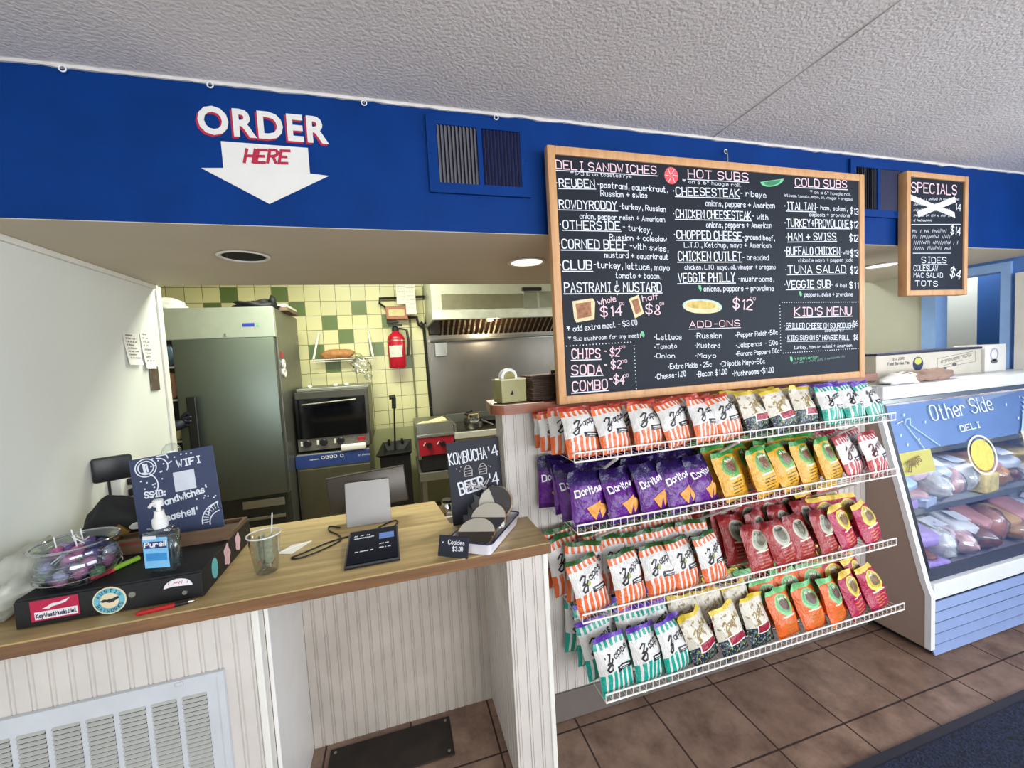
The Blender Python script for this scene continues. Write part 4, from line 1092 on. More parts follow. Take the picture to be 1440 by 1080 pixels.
t = thing('stirrer', 'thin clear stirrer stick standing up in the tip cup', 'stick', (-.425, -.022, CT+.006))
MB().tube([(0, 0, 0), (.014, .016, .17)], .0018, 6).build('stick', m_whitep, t)
t = thing('napkin', 'white folded triangular napkin on the counter behind the tip cup', 'napkin', (-.385, .105, CT)); t.scale = (.62, .62, 1)
MB().prism([(-.075, -.03), (.08, .075), (.0, -.065)], .0006, .003, 2).prism([(-.07, -.028), (.074, .07), (-.02, .05)], .003, .0045, 2).build('sheet', m_paper, t)

# point of sale terminal with grey stand
t = thing('sales_terminal', 'grey backed sales terminal on a stand facing the kitchen side', 'sales terminal', (-.140, .225, CT+.0005))
sb = MB().rbox(-.085, .085, 0, .012, 0, .172, .0055, 3); sb.xf(Matrix.Rotation(R(-15), 4, 'X')); sb.build('stand_back', M('grey_terminal_shell', (168, 166, 164), .5, var=.03), t, smooth=True)
MB().rbox(-.08, .08, .008, .14, .0, .014, .005).build('base', M('grey_terminal_shell', (168, 166, 164), .5), t, smooth=True)
sc = MB().rbox(-.155, .155, 0, .012, 0, .148, .005, 3).xf(Matrix.Translation((.003, .075, .045)) @ Matrix.Rotation(R(-3.5), 4, 'Y') @ Matrix.Rotation(R(-8), 4, 'X'))
sc.build('screen_back', M('dark_screen_back', (60, 52, 42), .3, .3), t, smooth=True)
ed = MB().tube([(-.153, -.002, .148), (.153, -.002, .148)], .0022, 6).xf(Matrix.Translation((.003, .075, .045)) @ Matrix.Rotation(R(-3.5), 4, 'Y') @ Matrix.Rotation(R(-8), 4, 'X'))
ed.build('silver_edge', m_steel, t, smooth=True)
MB().rbox(-.03, .03, .048, .075, .08, .14, .004).build('hinge', m_black, t)
t = thing('payment_display', 'black customer payment tablet lying on the counter front', 'tablet', (-.113, -.015, CT+.0005), R(1))
w = MB(); w.prism([(-.115, .001), (.115, .001), (.115, .030), (.105, .034), (-.113, .011), (-.1155, .006)], -.083, .085, 0); w.build('housing', m_black, t)
MT = Matrix.Translation((0, -.115, .0112)) @ Matrix.Rotation(math.atan2(.0235, .22), 4, 'X')
scr = MB().box(-.078, .080, .006, .214, .0002, .0016).xf(MT).build('screen', M('dark_navy_screen', (10, 13, 32), .55, var=.1, spec=.08), t)
lt = MB(); fm = lambda a, b: tuple(MT @ Vector((a, b, .0020)))
for z, x0, x1 in ((.172, -.062, -.015), (.156, -.062, .0), (.07, -.055, .0), (.075, .022, .06), (.10, .022, .05)): scribble(lt, x0, z, x1, z, .010 if z > .1 else .006, .0022, fm, int(z*900))
lt.build('screen_text', M('screen_text_glow', (206, 214, 226), .5, emit=.5), scr, fix=False)
MB().box(.02, .07, .135, .175, .0016, .0021).xf(MT).build('screen_button', M('screen_blue', (60, 96, 160), .5, emit=.4), scr)
t = thing('charging_cable', 'thin black cable looping across the counter from the terminal', 'cable', (0, 0, CT+.0035))
P_ = [(-.05, .16), (-.03, .20), (-.045, .225), (-.09, .19), (-.14, .135), (-.20, .135), (-.27, .11), (-.34, .055), (-.376, .028), (-.35, .015), (-.30, .04), (-.25, .085), (-.23, .12), (-.25, .17), (-.285, .22), (-.292, .27), (-.25, .24)]
def spline(P, k=4):
    out = []
    for i in range(len(P)-1):
        a, b, c, d = P[max(i-1, 0)], P[i], P[i+1], P[min(i+2, len(P)-1)]
        for q in range(k):
            s = q/k; out.append(tuple(.5*((2*b[j])+(-a[j]+c[j])*s+(2*a[j]-5*b[j]+4*c[j]-d[j])*s*s+(-a[j]+3*b[j]-3*c[j]+d[j])*s**3) for j in range(len(b))))
    return out+[P[-1]]
MB().tube([(x, y, 0) for x, y in spline(P_, 5)], .0026, 6).build('cord', m_black, t, smooth=True)

# cookie tray, cookies, price card, drinks sign
ta = math.atan2(.19, .16)
t = thing('cookie_tray', 'white enamel tray with navy rim holding wrapped cookies', 'tray', (.272, -.066, CT+.0005), R(-36))
TW, TL = .080, .142
bm = MB(); o_ = [(-TW, -TL), (TW, -TL), (TW, TL), (-TW, TL)]
def rr_(w, l, r, n=5): return [(sx*(w-r)+r*math.cos(a0+k*math.pi/2/n), sy*(l-r)+r*math.sin(a0+k*math.pi/2/n)) for sx, sy, a0 in ((1, 1, 0), (-1, 1, math.pi/2), (-1, -1, math.pi), (1, -1, 1.5*math.pi)) for k in range(n+1)]
rings = [(rr_(TW-.010, TL-.010, .014), .002), (rr_(TW-.002, TL-.002, .016), .040), (rr_(TW, TL, .018), .042), (rr_(TW-.003, TL-.003, .016), .041), (rr_(TW-.012, TL-.012, .013), .004)]
n = len(rings[0][0]); bm.add([(x, y, z) for r_, z in rings for x, y in r_], [(i*n+k, i*n+(k+1) % n, (i+1)*n+(k+1) % n, (i+1)*n+k) for i in range(4) for k in range(n)]+[tuple(range(n))[::-1], tuple(4*n+k for k in range(n))])
bm.build('tray', M('white_enamel', (226, 226, 232), .25), t, smooth=True)
MB().tube([(x, y, .0425) for x, y in rr_(TW, TL, .018)], .0028, 6, True).build('rim', M('navy_enamel', (30, 30, 72), .3), t, smooth=True)
MT0 = Matrix.Translation((.272, -.066, CT)) @ Matrix.Rotation(R(-36), 4, 'Z')
m_icw = M('vanilla_icing', (226, 218, 202), .5, var=.03); m_icb = M('chocolate_icing', (46, 42, 44), .45, var=.15); m_cook = M('cookie_dough', (196, 160, 108), .8, var=.1)
CK = [((-.006, -.066, .040), (24, 0, 14), 'front', 0), ((.006, .012, .062), (34, 4, 0), 'middle', 10), ((.006, .084, .092), (58, 0, 4), 'rearmost', 120)]
for (p, r_, lab, ic) in CK:
    t = thing('cookie', lab+' black and white iced cookie wrapped in clear film in the tray', 'cookie', MT0 @ Vector(p), rot=(R(r_[0]), R(r_[1]), R(r_[2]-36)))
    MB().lathe([(0, -.007), (.058, -.007), (.065, 0), (.060, .004), (0, .006)], 28).build('cookie_base', m_cook, t, smooth=True)
    for nm, a0, mt in (('white_icing', R(ic), m_icw), ('chocolate_icing', math.pi+R(ic), m_icb)):
        arc = [(.062*math.cos(a0+k*math.pi/14), .062*math.sin(a0+k*math.pi/14)) for k in range(15)]
        MB().prism(arc, .0045, .0085, 2).build(nm, mt, t)
    wr = MB(); 
    wr.lathe([(0, -.010), (.060, -.010), (.070, 0), (.062, .0105), (0, .0115)], 24)
    for sx in (-1, 1): wr.add([(sx*.066, -.02, .002), (sx*.066, .02, .002), (sx*.090, .03, .014), (sx*.086, .006, -.006), (sx*.092, -.012, .014), (sx*.088, -.028, -.002)], [(0, 1, 2, 3), (0, 3, 4, 5)])
    wr.build('film_wrap', m_film, t, smooth=True)
t = slab_sign('cookie_price_sign', 'small black chalk card reading Cookies 3.00 in front of the cookie tray', 'sign', (.136, -.176, CT+.001), (R(-14), R(4), R(-26)), .100, .066, .005, m_slated)
lt = MB(); letters(lt, 'Cookies', -.018, .040, .036, .041, .013, .0019, flat(-.0005)); letters(lt, '$3.00', -.002, .020, .032, .022, .013, .0019, flat(-.0005)); lt.disc(-.036, .044, .0015, .003, -.0006, 0, 6); lt.build('chalk_lettering', m_chalkw, sl, fix=False)
MB().prism([(.004, .001), (.05, .001), (.016, .05)], -.004, .004, 0).xf(Matrix.Rotation(R(14), 4, 'X')).build('easel_foot', m_black, t)
t = slab_sign('drinks_sign', 'black chalk sign reading KOMBUCHA and BEER standing by the half wall', 'sign', (.278, .078, CT+.001), (R(-5), R(-1), R(0)), .208, .318, .006, m_slated)
f = flat(-.0007); lt = MB()
letters(lt, 'KOMBUCHA', -.096, .232, .050, .243, .043, .0046, f, jit=.4); letters(lt, "'4", .060, .242, .099, .248, .040, .0055, f)
letters(lt, 'BEER', -.066, .116, .030, .128, .046, .0066, f, jit=.4); letters(lt, "'4", .050, .132, .090, .134, .046, .0055, f); lt.disc(.036, .128, .003, .003, -.0009, 0, 8)
lt.build('chalk_lettering', m_chalkw, sl, fix=False)
lt = MB()
for k in range(7): ribbon(lt, [(-.045+.012*k, .120+.006*(k % 2)), (-.02+.012*k, .162-.008*(k % 2))], .004, f)
ribbon(lt, [(-.05, .158), (.03, .122)], .006, f)
for cx in (-.028, .030):
    ribbon(lt, [(cx-.014, .182), (cx-.016, .205), (cx-.006, .222), (cx+.006, .222), (cx+.016, .205), (cx+.014, .182), (cx-.014, .182)], .0032, f)
    for z in (.190, .200, .210): ribbon(lt, [(cx-.012, z), (cx+.012, z+.002)], .0028, f)
for x, z in ((-.072, .215), (-.06, .205), (-.055, .22), (.062, .206), (.055, .21)): lt.disc(x, z, .0026, .0026, -.0009, 0, 6)
lt.build('chalk_drawings', M('dim_chalk', (176, 170, 172), .9, var=.15, scale=80), sl, fix=False)
t = thing('prep_shelf', 'dark low prep shelf on the kitchen side behind the counter notch', 'shelf', (.30, .42, 0))
MB().rbox(-.155, .16, -.13, .16, .775, .80, .003).build('board', M('dark_shelf_wood', (52, 40, 32), .5), t)
for x in (-.14, .145):
    for y in (-.115, .145): MB().box(x-.012, x+.012, y-.012, y+.012, .001, .775).build('leg', M('dark_shelf_wood', (52, 40, 32), .5), t)
t = thing('steel_canister', 'shiny steel canister beside the drinks sign behind the counter notch', 'canister', (.185, .345, .8005))
MB().lathe([(0, 0), (.032, 0), (.034, .004), (.034, .075), (.026, .088), (.026, .094), (.022, .095), (0, .095)], 28).build('body', m_chrome, t, smooth=True)
MB().lathe([(.0, .0952), (.024, .0952), (.024, .105), (0, .107)], 20).build('lid', m_black, t, smooth=True)

# on the ledge: tape dispenser and stack of brown bags
LZ = 1.344
t = thing('tape_dispenser', 'olive ceramic tape dispenser with white tape roll on the wooden ledge', 'tape dispenser', (.436, .115, LZ), R(14))
MB().prism([(-.056, -.040), (.050, -.046), (.054, .040), (-.05, .044)], .0, .086, 2).build('base', M('olive_ceramic', (150, 146, 96), .45, var=.12), t)
MB().prism([(-.058, -.042), (.052, -.048), (.056, .042), (-.052, .046)], .0862, .092, 2).build('rim', M('pale_olive_ceramic', (196, 192, 150), .4), t)
rl = MB()
rl.ring(-.004, .098, .036, .034, .011, -.014, .012); rl.build('tape_roll', m_whitep, t, smooth=True)
MB().disc(-.004, .098, .024, .022, -.010, .008).build('roll_core', M('amber_core', (150, 140, 80), .5), t)
MB().prism([(-.02, .03), (-.008, .03), (-.012, .045)], -.0475, -.043, 1).build('mark', m_ink, t)
rq = random.Random(21); sl_ = ['lowest', 'second lowest', 'third lowest', 'fourth', 'fifth', 'sixth', 'seventh', 'eighth', 'ninth', 'tenth', 'eleventh', 'topmost']
m_kraft = M('brown_kraft_board', (92, 72, 60), .8, var=.12)
for k in range(12):
    tr_ = MB().rbox(-.088, .10, -.075, .09, 0, .0072, .002, 1)
    tr_.add([(-.088, -.075, .001), (-.088, -.075, .007), (-.075-.0, -.088, .007+.002), (.09, -.088, .009), (.10, -.075, .007), (.10, -.075, .001)], [(0, 1, 2, 3, 4, 5)])
    o = tr_.build('kraft_food_tray', m_kraft)
    tag(o, '%s of the stacked brown kraft food trays on the ledge' % sl_[k] if k in (0, 1, 2, 11) else '%s from the bottom of the stacked brown kraft food trays' % sl_[k], 'food tray', 'stack of kraft food trays')
    o.location = (.602+rq.uniform(-.003, .003), .13+rq.uniform(-.003, .003), LZ+.0002+.0082*k); o.rotation_euler = (0, 0, R(rq.uniform(-2, 2)))
t = thing('steel_tongs_head', 'shiny steel scraper resting on top of the stack of brown trays', 'scraper', (.625, .13, LZ+.101), R(-30))
MB().rbox(-.035, .035, -.03, .03, 0, .004, .001).xf(Matrix.Rotation(R(35), 4, 'Y') @ Matrix.Translation((0, 0, .02))).build('blade', m_steel, t)
MB().tube([(.0, 0, .004), (.08, 0, .010)], .007, 8).build('handle', m_black, t)

# ------------------------------------------------------------ kitchen
m_door = M('fridge_steel', (106, 116, 108), .42, .8, var=.06, scale=2)
t = thing('kitchen_fridge', 'tall stainless steel reach-in fridge with its door ajar in the kitchen', 'fridge', (-1.22, 2.0, 0))
x0, x1 = -.42, .375
MB().rbox(x0, x1, .055, .78, .12, 2.0, .004).build('cabinet', M('fridge_side_steel', (120, 120, 112), .4, .7, var=.06), t)
cp_ = MB().rbox(x0, x1, -.004, .055, 1.778, 2.003, .004).build('control_panel', M('bright_fridge_steel', (196, 206, 196), .35, .7, var=.04), t)
c = MB().box(.168, .246, -.0062, -.0035, 1.860, 1.884).build('display', M('blue_display', (40, 52, 150), .3, emit=.35), cp_)
MB().box(.258, .278, -.0062, -.0035, 1.862, 1.882).build('indicator', M('green_indicator', (110, 170, 130), .3, emit=.2), cp_)
MB().rbox(.045, .062, -.012, -.003, 1.792, 1.815, .003).build('lock', m_steeld, cp_)
# cavity seen through the gap: dark liner and shelves
MB().box(x0+.03, x0+.2, .05, .0556, .62, 1.775).build('dark_opening', M('fridge_interior', (34, 40, 38), .7), t)
dd = MB().rbox(-.618, 0, -.05, 0, .60, 1.772, .006); dd.xf(Matrix.Translation((.372, -.002, 0)) @ Matrix.Rotation(R(5), 4, 'Z'))
dd = dd.build('door', m_door, t, smooth=True)
hd = MB().rbox(-.555, -.497, -.105, -.078, 1.0, 1.375, .008).box(-.54, -.512, -.082, -.048, 1.03, 1.06).box(-.54, -.512, -.082, -.048, 1.31, 1.34)
hd.xf(Matrix.Translation((.372, -.002, 0)) @ Matrix.Rotation(R(5), 4, 'Z')); hd.build('door_handle', m_black, dd)
MB().rbox(x0, x1, -.002, .055, .12, .59, .004).build('lower_panel', M('dark_kick_steel', (66, 70, 64), .5, .6), t)
MB().rbox(.06, x1-.03, -.02, -.002, .50, .56, .003).rbox(.08, x1-.03, -.03, -.002, .41, .435, .003).build('lower_trim', m_steel, t)
for x in (x0+.05, x1-.05):
    for y in (.10, .72): MB().tube([(x, y, 0.001), (x, y, .122)], .022, 10).build('leg', m_black, t)
# things stuck to the fridge side and on its top
t = thing('side_sticker', 'red sticker on the right side of the kitchen fridge', 'sticker', (-.8445, 2.14, 1.62))
MB().rbox(0, .004, -.03, .03, 0, .05, .001, 1).build('sheet', m_red, t)
t = thing('ring_magnet', 'white figure-eight ring holder on the right side of the kitchen fridge', 'holder', (-.8445, 2.145, 1.47))
for z in (.035, .105): MB().ring(0, 0, .038, .036, .016, -.006, .006).xf(Matrix.Translation((.0075, 0, z)) @ Matrix.Rotation(R(90), 4, 'Z')).build('ring', m_whitep, t)
t = thing('white_plastic_sack', 'white plastic sack on the top left of the kitchen fridge', 'sack', (-1.56, 2.15, 2.004))
MB().blob((0, 0, .04), .10, .10, .055, 4, .2, 2.4, 20, 12, flat=.001).build('film', m_whitep, t, smooth='all')
t = thing('folded_dark_cloth', 'dark crumpled cloth on the top right of the kitchen fridge', 'cloth', (-1.0, 2.2, 2.004))
MB().blob((0, 0, .03), .15, .10, .045, 6, .25, 2.6, 22, 12, flat=.001).blob((.11, 0, .06), .03, .03, .05, 2, .2, 2, 10, 8).build('fabric', m_blackm, t, smooth='all')
t = thing('cardboard_tray', 'flat cardboard carton at the right edge of the fridge top', 'carton', (-.86, 2.45, 2.004))
MB().rbox(-.05, .06, -.2, .2, 0, .03, .002).build('carton', M('card_brown', (120, 100, 80), .8), t); MB().rbox(-.05, .05, -.2, .2, .0302, .055, .003).build('lid', m_paper, t)
m_food = [M('pinkish_meat_pack', (176, 128, 104), .5, var=.2), M('pale_dough_bag', (206, 196, 150), .5, var=.1), M('blue_bag', (54, 78, 96), .5)]
for k, (z, h, lab) in enumerate(((1.36, .19, 'pinkish meat pack on the shelf glimpsed inside the open fridge'), (1.06, .13, 'pale dough bag low inside the open fridge'), (1.60, .15, 'blue bag on the top shelf inside the open fridge'))):
    o = MB().blob((0, 0, h/2), .045, .022, h/2, k, .12, 3, 14, 10, flat=.001).build('food_pack', m_food[k], smooth='all'); o.location = (-1.545, 2.027, z); tag(o, lab, 'food pack')
t = thing('fridge_shelf', 'two white wire shelves glimpsed through the gap of the open fridge', 'shelf', (-1.545, 2.027, 1.345))
MB().box(-.06, .06, -.022, .022, 0, .013).box(-.06, .06, -.022, .022, .235, .248).build('shelves', m_whitep, t)
MB().box(-.06, .06, -.022, .022, -.30, -.288).build('low_shelf', m_whitep, t)

# kitchen worker: only the gloved hand and forearm show past the wall end
t = thing('person', 'person behind the left wall in dark clothes and black glove holding the fridge handle', 'person', (-1.86, 1.72, 0))
def skin(name, pts, edges, mat, parent, sub=2):
    me = bpy.data.meshes.new(name); me.from_pydata([p[:3] for p in pts], edges, []); o = bpy.data.objects.new(name, me); COL.objects.link(o)
    md = o.modifiers.new('skin', 'SKIN'); md.use_smooth_shade = True
    for i, p in enumerate(pts):
        me.skin_vertices[0].data[i].radius = (p[3], p[3] if len(p) < 5 else p[4])
    me.skin_vertices[0].data[0].use_root = True
    sb = o.modifiers.new('sub', 'SUBSURF'); sb.levels = sub; sb.render_levels = sub
    bpy.context.view_layer.update()
    m2 = bpy.data.meshes.new_from_object(o.evaluated_get(bpy.context.evaluated_depsgraph_get())); m2.name = name
    o.modifiers.clear(); o.data = m2; bpy.data.meshes.remove(me); m2.materials.clear(); m2.materials.append(mat)
    for p in m2.polygons: p.use_smooth = True
    o.parent = parent; return o
HX, HY, HZ = .440, .168, 1.215      # hand on the fridge handle, relative to the figure's base
P_ = [(0,0,.98,.15,.11), (0,.01,1.15,.14,.10), (0,.01,1.36,.17,.11), (0,0,1.50,.065), (0,-.01,1.58,.055), (.01,-.02,1.66,.085), (.01,-.02,1.76,.075),
      (.19,.01,1.42,.062), (.26,.02,1.20,.048), (.36,.10,1.17,.036), (.425,.145,1.195,.028),
      (-.19,.01,1.42,.062), (-.25,0,1.15,.046), (-.24,-.06,.92,.034), (-.24,-.08,.84,.03),
      (.09,0,.92,.085), (.10,-.01,.50,.06), (.10,.01,.09,.045), (.10,-.10,.04,.04), (-.09,0,.92,.085), (-.10,-.01,.50,.06), (-.10,.01,.09,.045), (-.10,-.10,.04,.04)]
E_ = [(0,1),(1,2),(2,3),(3,4),(4,5),(5,6),(2,7),(7,8),(8,9),(9,10),(2,11),(11,12),(12,13),(13,14),(0,15),(15,16),(16,17),(17,18),(0,19),(19,20),(20,21),(21,22)]
skin('body', P_, E_, M('skin', (206, 160, 128), .6, var=.05), t)
C_ = [(0,0,.98,.165,.125), (0,.01,1.15,.155,.115), (0,.01,1.36,.185,.125), (0,0,1.46,.10), (.19,.01,1.42,.075), (.245,.018,1.24,.062), (-.19,.01,1.42,.075), (-.24,0,1.2,.062),
      (.09,0,.90,.10), (.10,-.01,.50,.08), (.10,.01,.11,.065), (-.09,0,.90,.10), (-.10,-.01,.50,.08), (-.10,.01,.11,.065)]
skin('clothes', C_, [(0,1),(1,2),(2,3),(2,4),(4,5),(2,6),(6,7),(0,8),(8,9),(9,10),(0,11),(11,12),(12,13)], M('dark_clothes', (28, 32, 40), .8), t)
skin('hair', [(.01,-.01,1.74,.085), (.01,.03,1.70,.08), (.01,.04,1.62,.06)], [(0,1),(1,2)], M('dark_hair', (40, 30, 24), .7), t)
G_ = [(.372,.108,1.172,.041), (.425,.145,1.192,.037), (.445,.160,1.205,.040), (HX-.005,HY-.005,HZ+.005,.034),
      (HX+.015,HY-.035,HZ+.045,.011), (HX+.045,HY-.035,HZ+.048,.010), (HX+.050,HY-.008,HZ+.045,.009),
      (HX+.018,HY-.038,HZ+.018,.0115), (HX+.050,HY-.038,HZ+.020,.0105), (HX+.055,HY-.008,HZ+.018,.0095),
      (HX+.017,HY-.038,HZ-.008,.011), (HX+.047,HY-.038,HZ-.008,.010), (HX+.052,HY-.010,HZ-.008,.009),
      (HX+.012,HY-.036,HZ-.032,.010), (HX+.038,HY-.036,HZ-.034,.009), (HX+.042,HY-.012,HZ-.034,.008),
      (HX-.005,HY+.018,HZ+.045,.012), (HX+.02,HY+.025,HZ+.065,.0105)]
skin('glove', G_, [(0,1),(1,2),(2,3),(3,4),(4,5),(5,6),(3,7),(7,8),(8,9),(3,10),(10,11),(11,12),(3,13),(13,14),(14,15),(3,16),(16,17)], M('black_glove', (24, 30, 44), .45), t)

# oven on the dishwasher
t = thing('convection_oven', 'black glass countertop convection oven with three knobs on the blue banded machine', 'oven', (-.54, 2.3, .812))
MB().rbox(-.285, .30, .03, .62, .02, .52, .006).build('cabinet', M('oven_steel', (84, 82, 74), .4, .7, var=.1), t)
od = MB().rbox(-.28, .272, -.012, .03, .125, .462, .006).build('door', M('black_oven_glass', (8, 10, 14), .08), t)
MB().tube([(-.22, -.03, .415), (.20, -.03, .432)], .007, 8).tube([(-.21, -.03, .4155), (-.21, -.010, .4155)], .005, 6).tube([(.19, -.03, .4315), (.19, -.010, .4315)], .005, 6).build('door_handle', m_steel, od)
op = MB().box(-.28, .285, .0, .03, .022, .122).build('control_panel', M('oven_panel', (120, 116, 108), .4, .6), t)
for x in (-.205, -.08, .055):
    kb = MB().lathe([(.030, 0), (.030, .022), (.024, .028), (0, .028)], 18).xf(Matrix.Translation((x, .0, .085)) @ Matrix.Rotation(R(90), 4, 'X')); k_ = kb.build('knob', m_black, op, smooth=True)
    MB().rbox(x-.055, x-.040, -.006, 0, .065, .105, .002).build('knob_mark', m_whitep, op)
MB().rbox(.19, .25, -.02, 0, .07, .10, .004).build('switch', m_red, op)
MB().rbox(-.27, .31, .05, .62, .5205, .545, .004).build('top_tray', m_steeld, t)
for x in (-.18, .03, .12): MB().blob((x, .15, .557), .02, .02, .012, 1, .1, 2, 10, 8).build('loose_white_cap', m_whitep, t, smooth='all')  # loose white caps resting on the oven top, not parts of it
t = thing('folded_towel', 'white folded towel lying in front of the oven knobs', 'towel', (-.385, 2.262, .8125))
MB().rbox(-.10, .10, -.03, .03, 0, .05, .012, 3).build('cloth', m_paper, t, smooth=True)
t = thing('undercounter_machine', 'steel undercounter machine with blue control band under the oven', 'dishwasher', (-.53, 2.25, 0))
MB().rbox(-.31, .27, .02, .66, .10, .811, .006).build('cabinet', m_steeld, t)
cbn = MB().rbox(-.31, .27, -.005, .02, .70, .805, .003).build('control_band', M('blue_band', (44, 66, 130), .35), t)
lt = MB(); letters(lt, '0000 0', -.11, .765, .06, .765, .022, .006, flat(-.0056)); scribble(lt, .18, .755, .27, .755, .015, .003, flat(-.0056), 3); scribble(lt, -.2, .76, -.14, .76, .015, .003, flat(-.0056), 6); lt.build('band_text', m_whitep, cbn, fix=False)
md_ = MB().rbox(-.29, .27, -.02, .02, .12, .69, .006).build('door', M('olive_steel', (104, 102, 84), .42, .75, var=.05), t)
MB().tube([(.02, -.045, .60), (.24, -.045, .60)], .009, 8).tube([(.02, -.045, .60), (.02, -.015, .60)], .007, 6).tube([(.24, -.045, .60), (.24, -.015, .60)], .007, 6).build('door_handle', m_steel, md_)
for x in (-.27, .24):
    for y in (.08, .6): MB().tube([(x, y, .001), (x, y, .102)], .02, 8).build('leg', m_black, t)

# long handled dustpan
t = thing('lobby_dustpan', 'black lobby dustpan and waste bin with upright handle by the tiled wall', 'dustpan', (-.055, 2.62, 0)); t.scale = (.84, 1, 1)
dp = MB(); dp.prism([(-.16, -.13), (.17, -.13), (.15, .12), (-.12, .12)], .001, .66, 2); dp.build('bin', m_black, t)
pn = MB(); pn.add([(-.15, -.13, .6605), (.16, -.13, .6605), (.14, .12, .6605), (-.11, .12, .6605), (-.20, -.17, .69), (.19, -.17, .70), (.20, .16, .76), (-.13, .16, .755), (-.185, -.155, .692), (.175, -.155, .702), (.185, .145, .755), (-.12, .145, .75), (-.12, -.10, .67), (.13, -.10, .67), (.11, .09, .68), (-.08, .09, .68)], [(3,2,1,0), (0,1,5,4), (1,2,6,5), (2,3,7,6), (3,0,4,7), (4,5,9,8), (5,6,10,9), (6,7,11,10), (7,4,8,11), (8,9,13,12), (9,10,14,13), (10,11,15,14), (11,8,12,15), (12,13,14,15)]); pn.build('pan', m_blackm, t)
for x in (-.06, .09): MB().rbox(x-.015, x+.015, .10, .14, .752, .785, .004).build('clip', m_black, t)
MB().tube([(.005, .05, .685), (.03, .10, 1.12)], .010, 8).build('pole', m_black, t)
MB().tube([(.026, .095, 1.09), (.032, .10, 1.20)], .026, 10).tube([(-.02, .095, 1.2), (.05, .1, 1.205)], .022, 8).build('grip', m_blackm, t)

# small wire shelf with bread
t = thing('small_wall_shelf', 'small white wire shelf with two side brackets on the tiled wall', 'shelf', (-.465, 2.998, 1.607))
sh = MB()
for k in range(24): x = -.28+.56*k/23; sh.tube([(x, -.20, 0), (x, -.004, 0)], .0025, 5)
for y in (-.20, -.10, -.01): sh.tube([(-.285, y, -.003), (.285, y, -.003)], .0035, 6)
sh.tube([(-.285, -.20, -.022), (.285, -.20, -.022)], .0035, 6); sh.build('wire_deck', m_wire, t)
for x in (-.27, .27): MB().tube([(x, -.19, .004), (x*.86, -.008, .27)], .010, 6).build('bracket', m_whitep, t)
t = thing('bread_bag', 'brown bread loaf in a plastic bag on the small wall shelf', 'bread', (-.50, 2.90, 1.610))
MB().blob((-.03, 0, .045), .16, .07, .05, 3, .12, 2.2, 24, 12, flat=.001).build('loaf', M('brown_loaf', (176, 122, 74), .6, var=.2, scale=30), t, smooth='all')
MB().blob((.13, -.01, .02), .07, .05, .022, 5, .25, 3, 16, 10, flat=.001).build('bag_neck', m_film, t, smooth='all')
t = thing('clear_bag', 'empty clear plastic bag hanging down from the small wall shelf', 'bag', (-.31, 2.782, 1.605))
MB().blob((0, 0, -.07), .085, .018, .075, 8, .3, 3, 20, 12).blob((.06, .0, -.19), .035, .014, .03, 3, .3, 3, 14, 8).build('film', m_film, t, smooth='all')

# fire extinguisher
t = thing('fire_extinguisher', 'red fire extinguisher hung on the tiled kitchen wall', 'fire extinguisher', (.035, 2.875, 1.485)); t.scale = (1.3, 1.18, 1)
MB().lathe([(.0, 0), (.060, 0), (.066, .012), (.066, .29), (.058, .325), (.030, .36), (.024, .375), (0, .375)], 28).build('cylinder', M('extinguisher_red', (180, 20, 44), .25, var=.04), t, smooth=True)
MB().lathe([(.0668, .27), (.0672, .272), (.0672, .279), (.0668, .281)], 28, cap=False).build('band', m_steel, t, smooth=True)
MB().lathe([(.026, .375), (.026, .41), (.012, .42)], 16).rbox(-.05, .055, -.015, .015, .42, .44, .004).rbox(-.06, .03, -.014, .014, .455, .472, .004).build('valve', m_black, t)
MB().tube([(.03, 0, .40), (.085, -.02, .38), (.095, -.02, .25), (.085, -.02, .12)], .010, 8).build('hose', m_black, t, smooth=True)
lb = MB(); lb.add([(.0674*math.sin(a), -.0674*math.cos(a), z) for z in (.11, .225) for a in [R(-55+10*k) for k in range(10)]], [(k, k+1, 11+k, 10+k) for k in range(9)]); lb.build('label', M('extinguisher_label', (206, 206, 196), .5, var=.12, scale=40), t, fix=False)
MB().rbox(-.03, .03, .066, .099, .05, .09, .003).build('wall_bracket', m_black, t)

# pipes, manifold and papers at the top of the wall
t = thing('gas_manifold', 'copper coloured gas valve box with black pipes high on the tiled wall', 'valve box', (.06, 2.95, 1.98))
MB().rbox(-.105, .11, -.06, .048, 0, .13, .004).build('box', M('copper_box', (158, 96, 78), .45, .3, var=.15), t)
MB().rbox(-.08, .08, -.066, -.060, .03, .10, .003).build('cover', M('tan_cover', (206, 190, 140), .5), t)
pp = MB().tube([(-.16, 0, .16), (-.16, 0, .22), (.30, 0, .235)], .012, 8).tube([(-.16, 0, .17), (-.07, 0, .10)], .010, 8).tube([(.11, 0, .02), (.20, 0, .02), (.215, 0, -.06), (.26, 0, -.09)], .014, 8)
pp.build('pipe', m_black, t, smooth=True)
t = thing('wall_conduit', 'thin grey green conduit running down the tiled wall right of the extinguisher', 'conduit', (.19, 2.985, .95))
MB().tube([(0, 0, 0), (0, 0, 1.03)], .010, 8).build('tube', M('olive_conduit', (122, 122, 92), .5), t, smooth=True)
t = thing('gas_pipe', 'black gas pipe running down beside the steel backsplash', 'pipe', (.325, 2.955, .86))
MB().tube([(.02, 0, 0), (.01, 0, .55), (.0, 0, 1.06), (-.03, 0, 1.09)], .016, 8).tube([(0, 0, 1.06), (.03, -.01, 1.09), (.05, -.02, 1.30), (.05, -.02, 1.36)], .012, 8).build('tube', m_black, t, smooth=True)
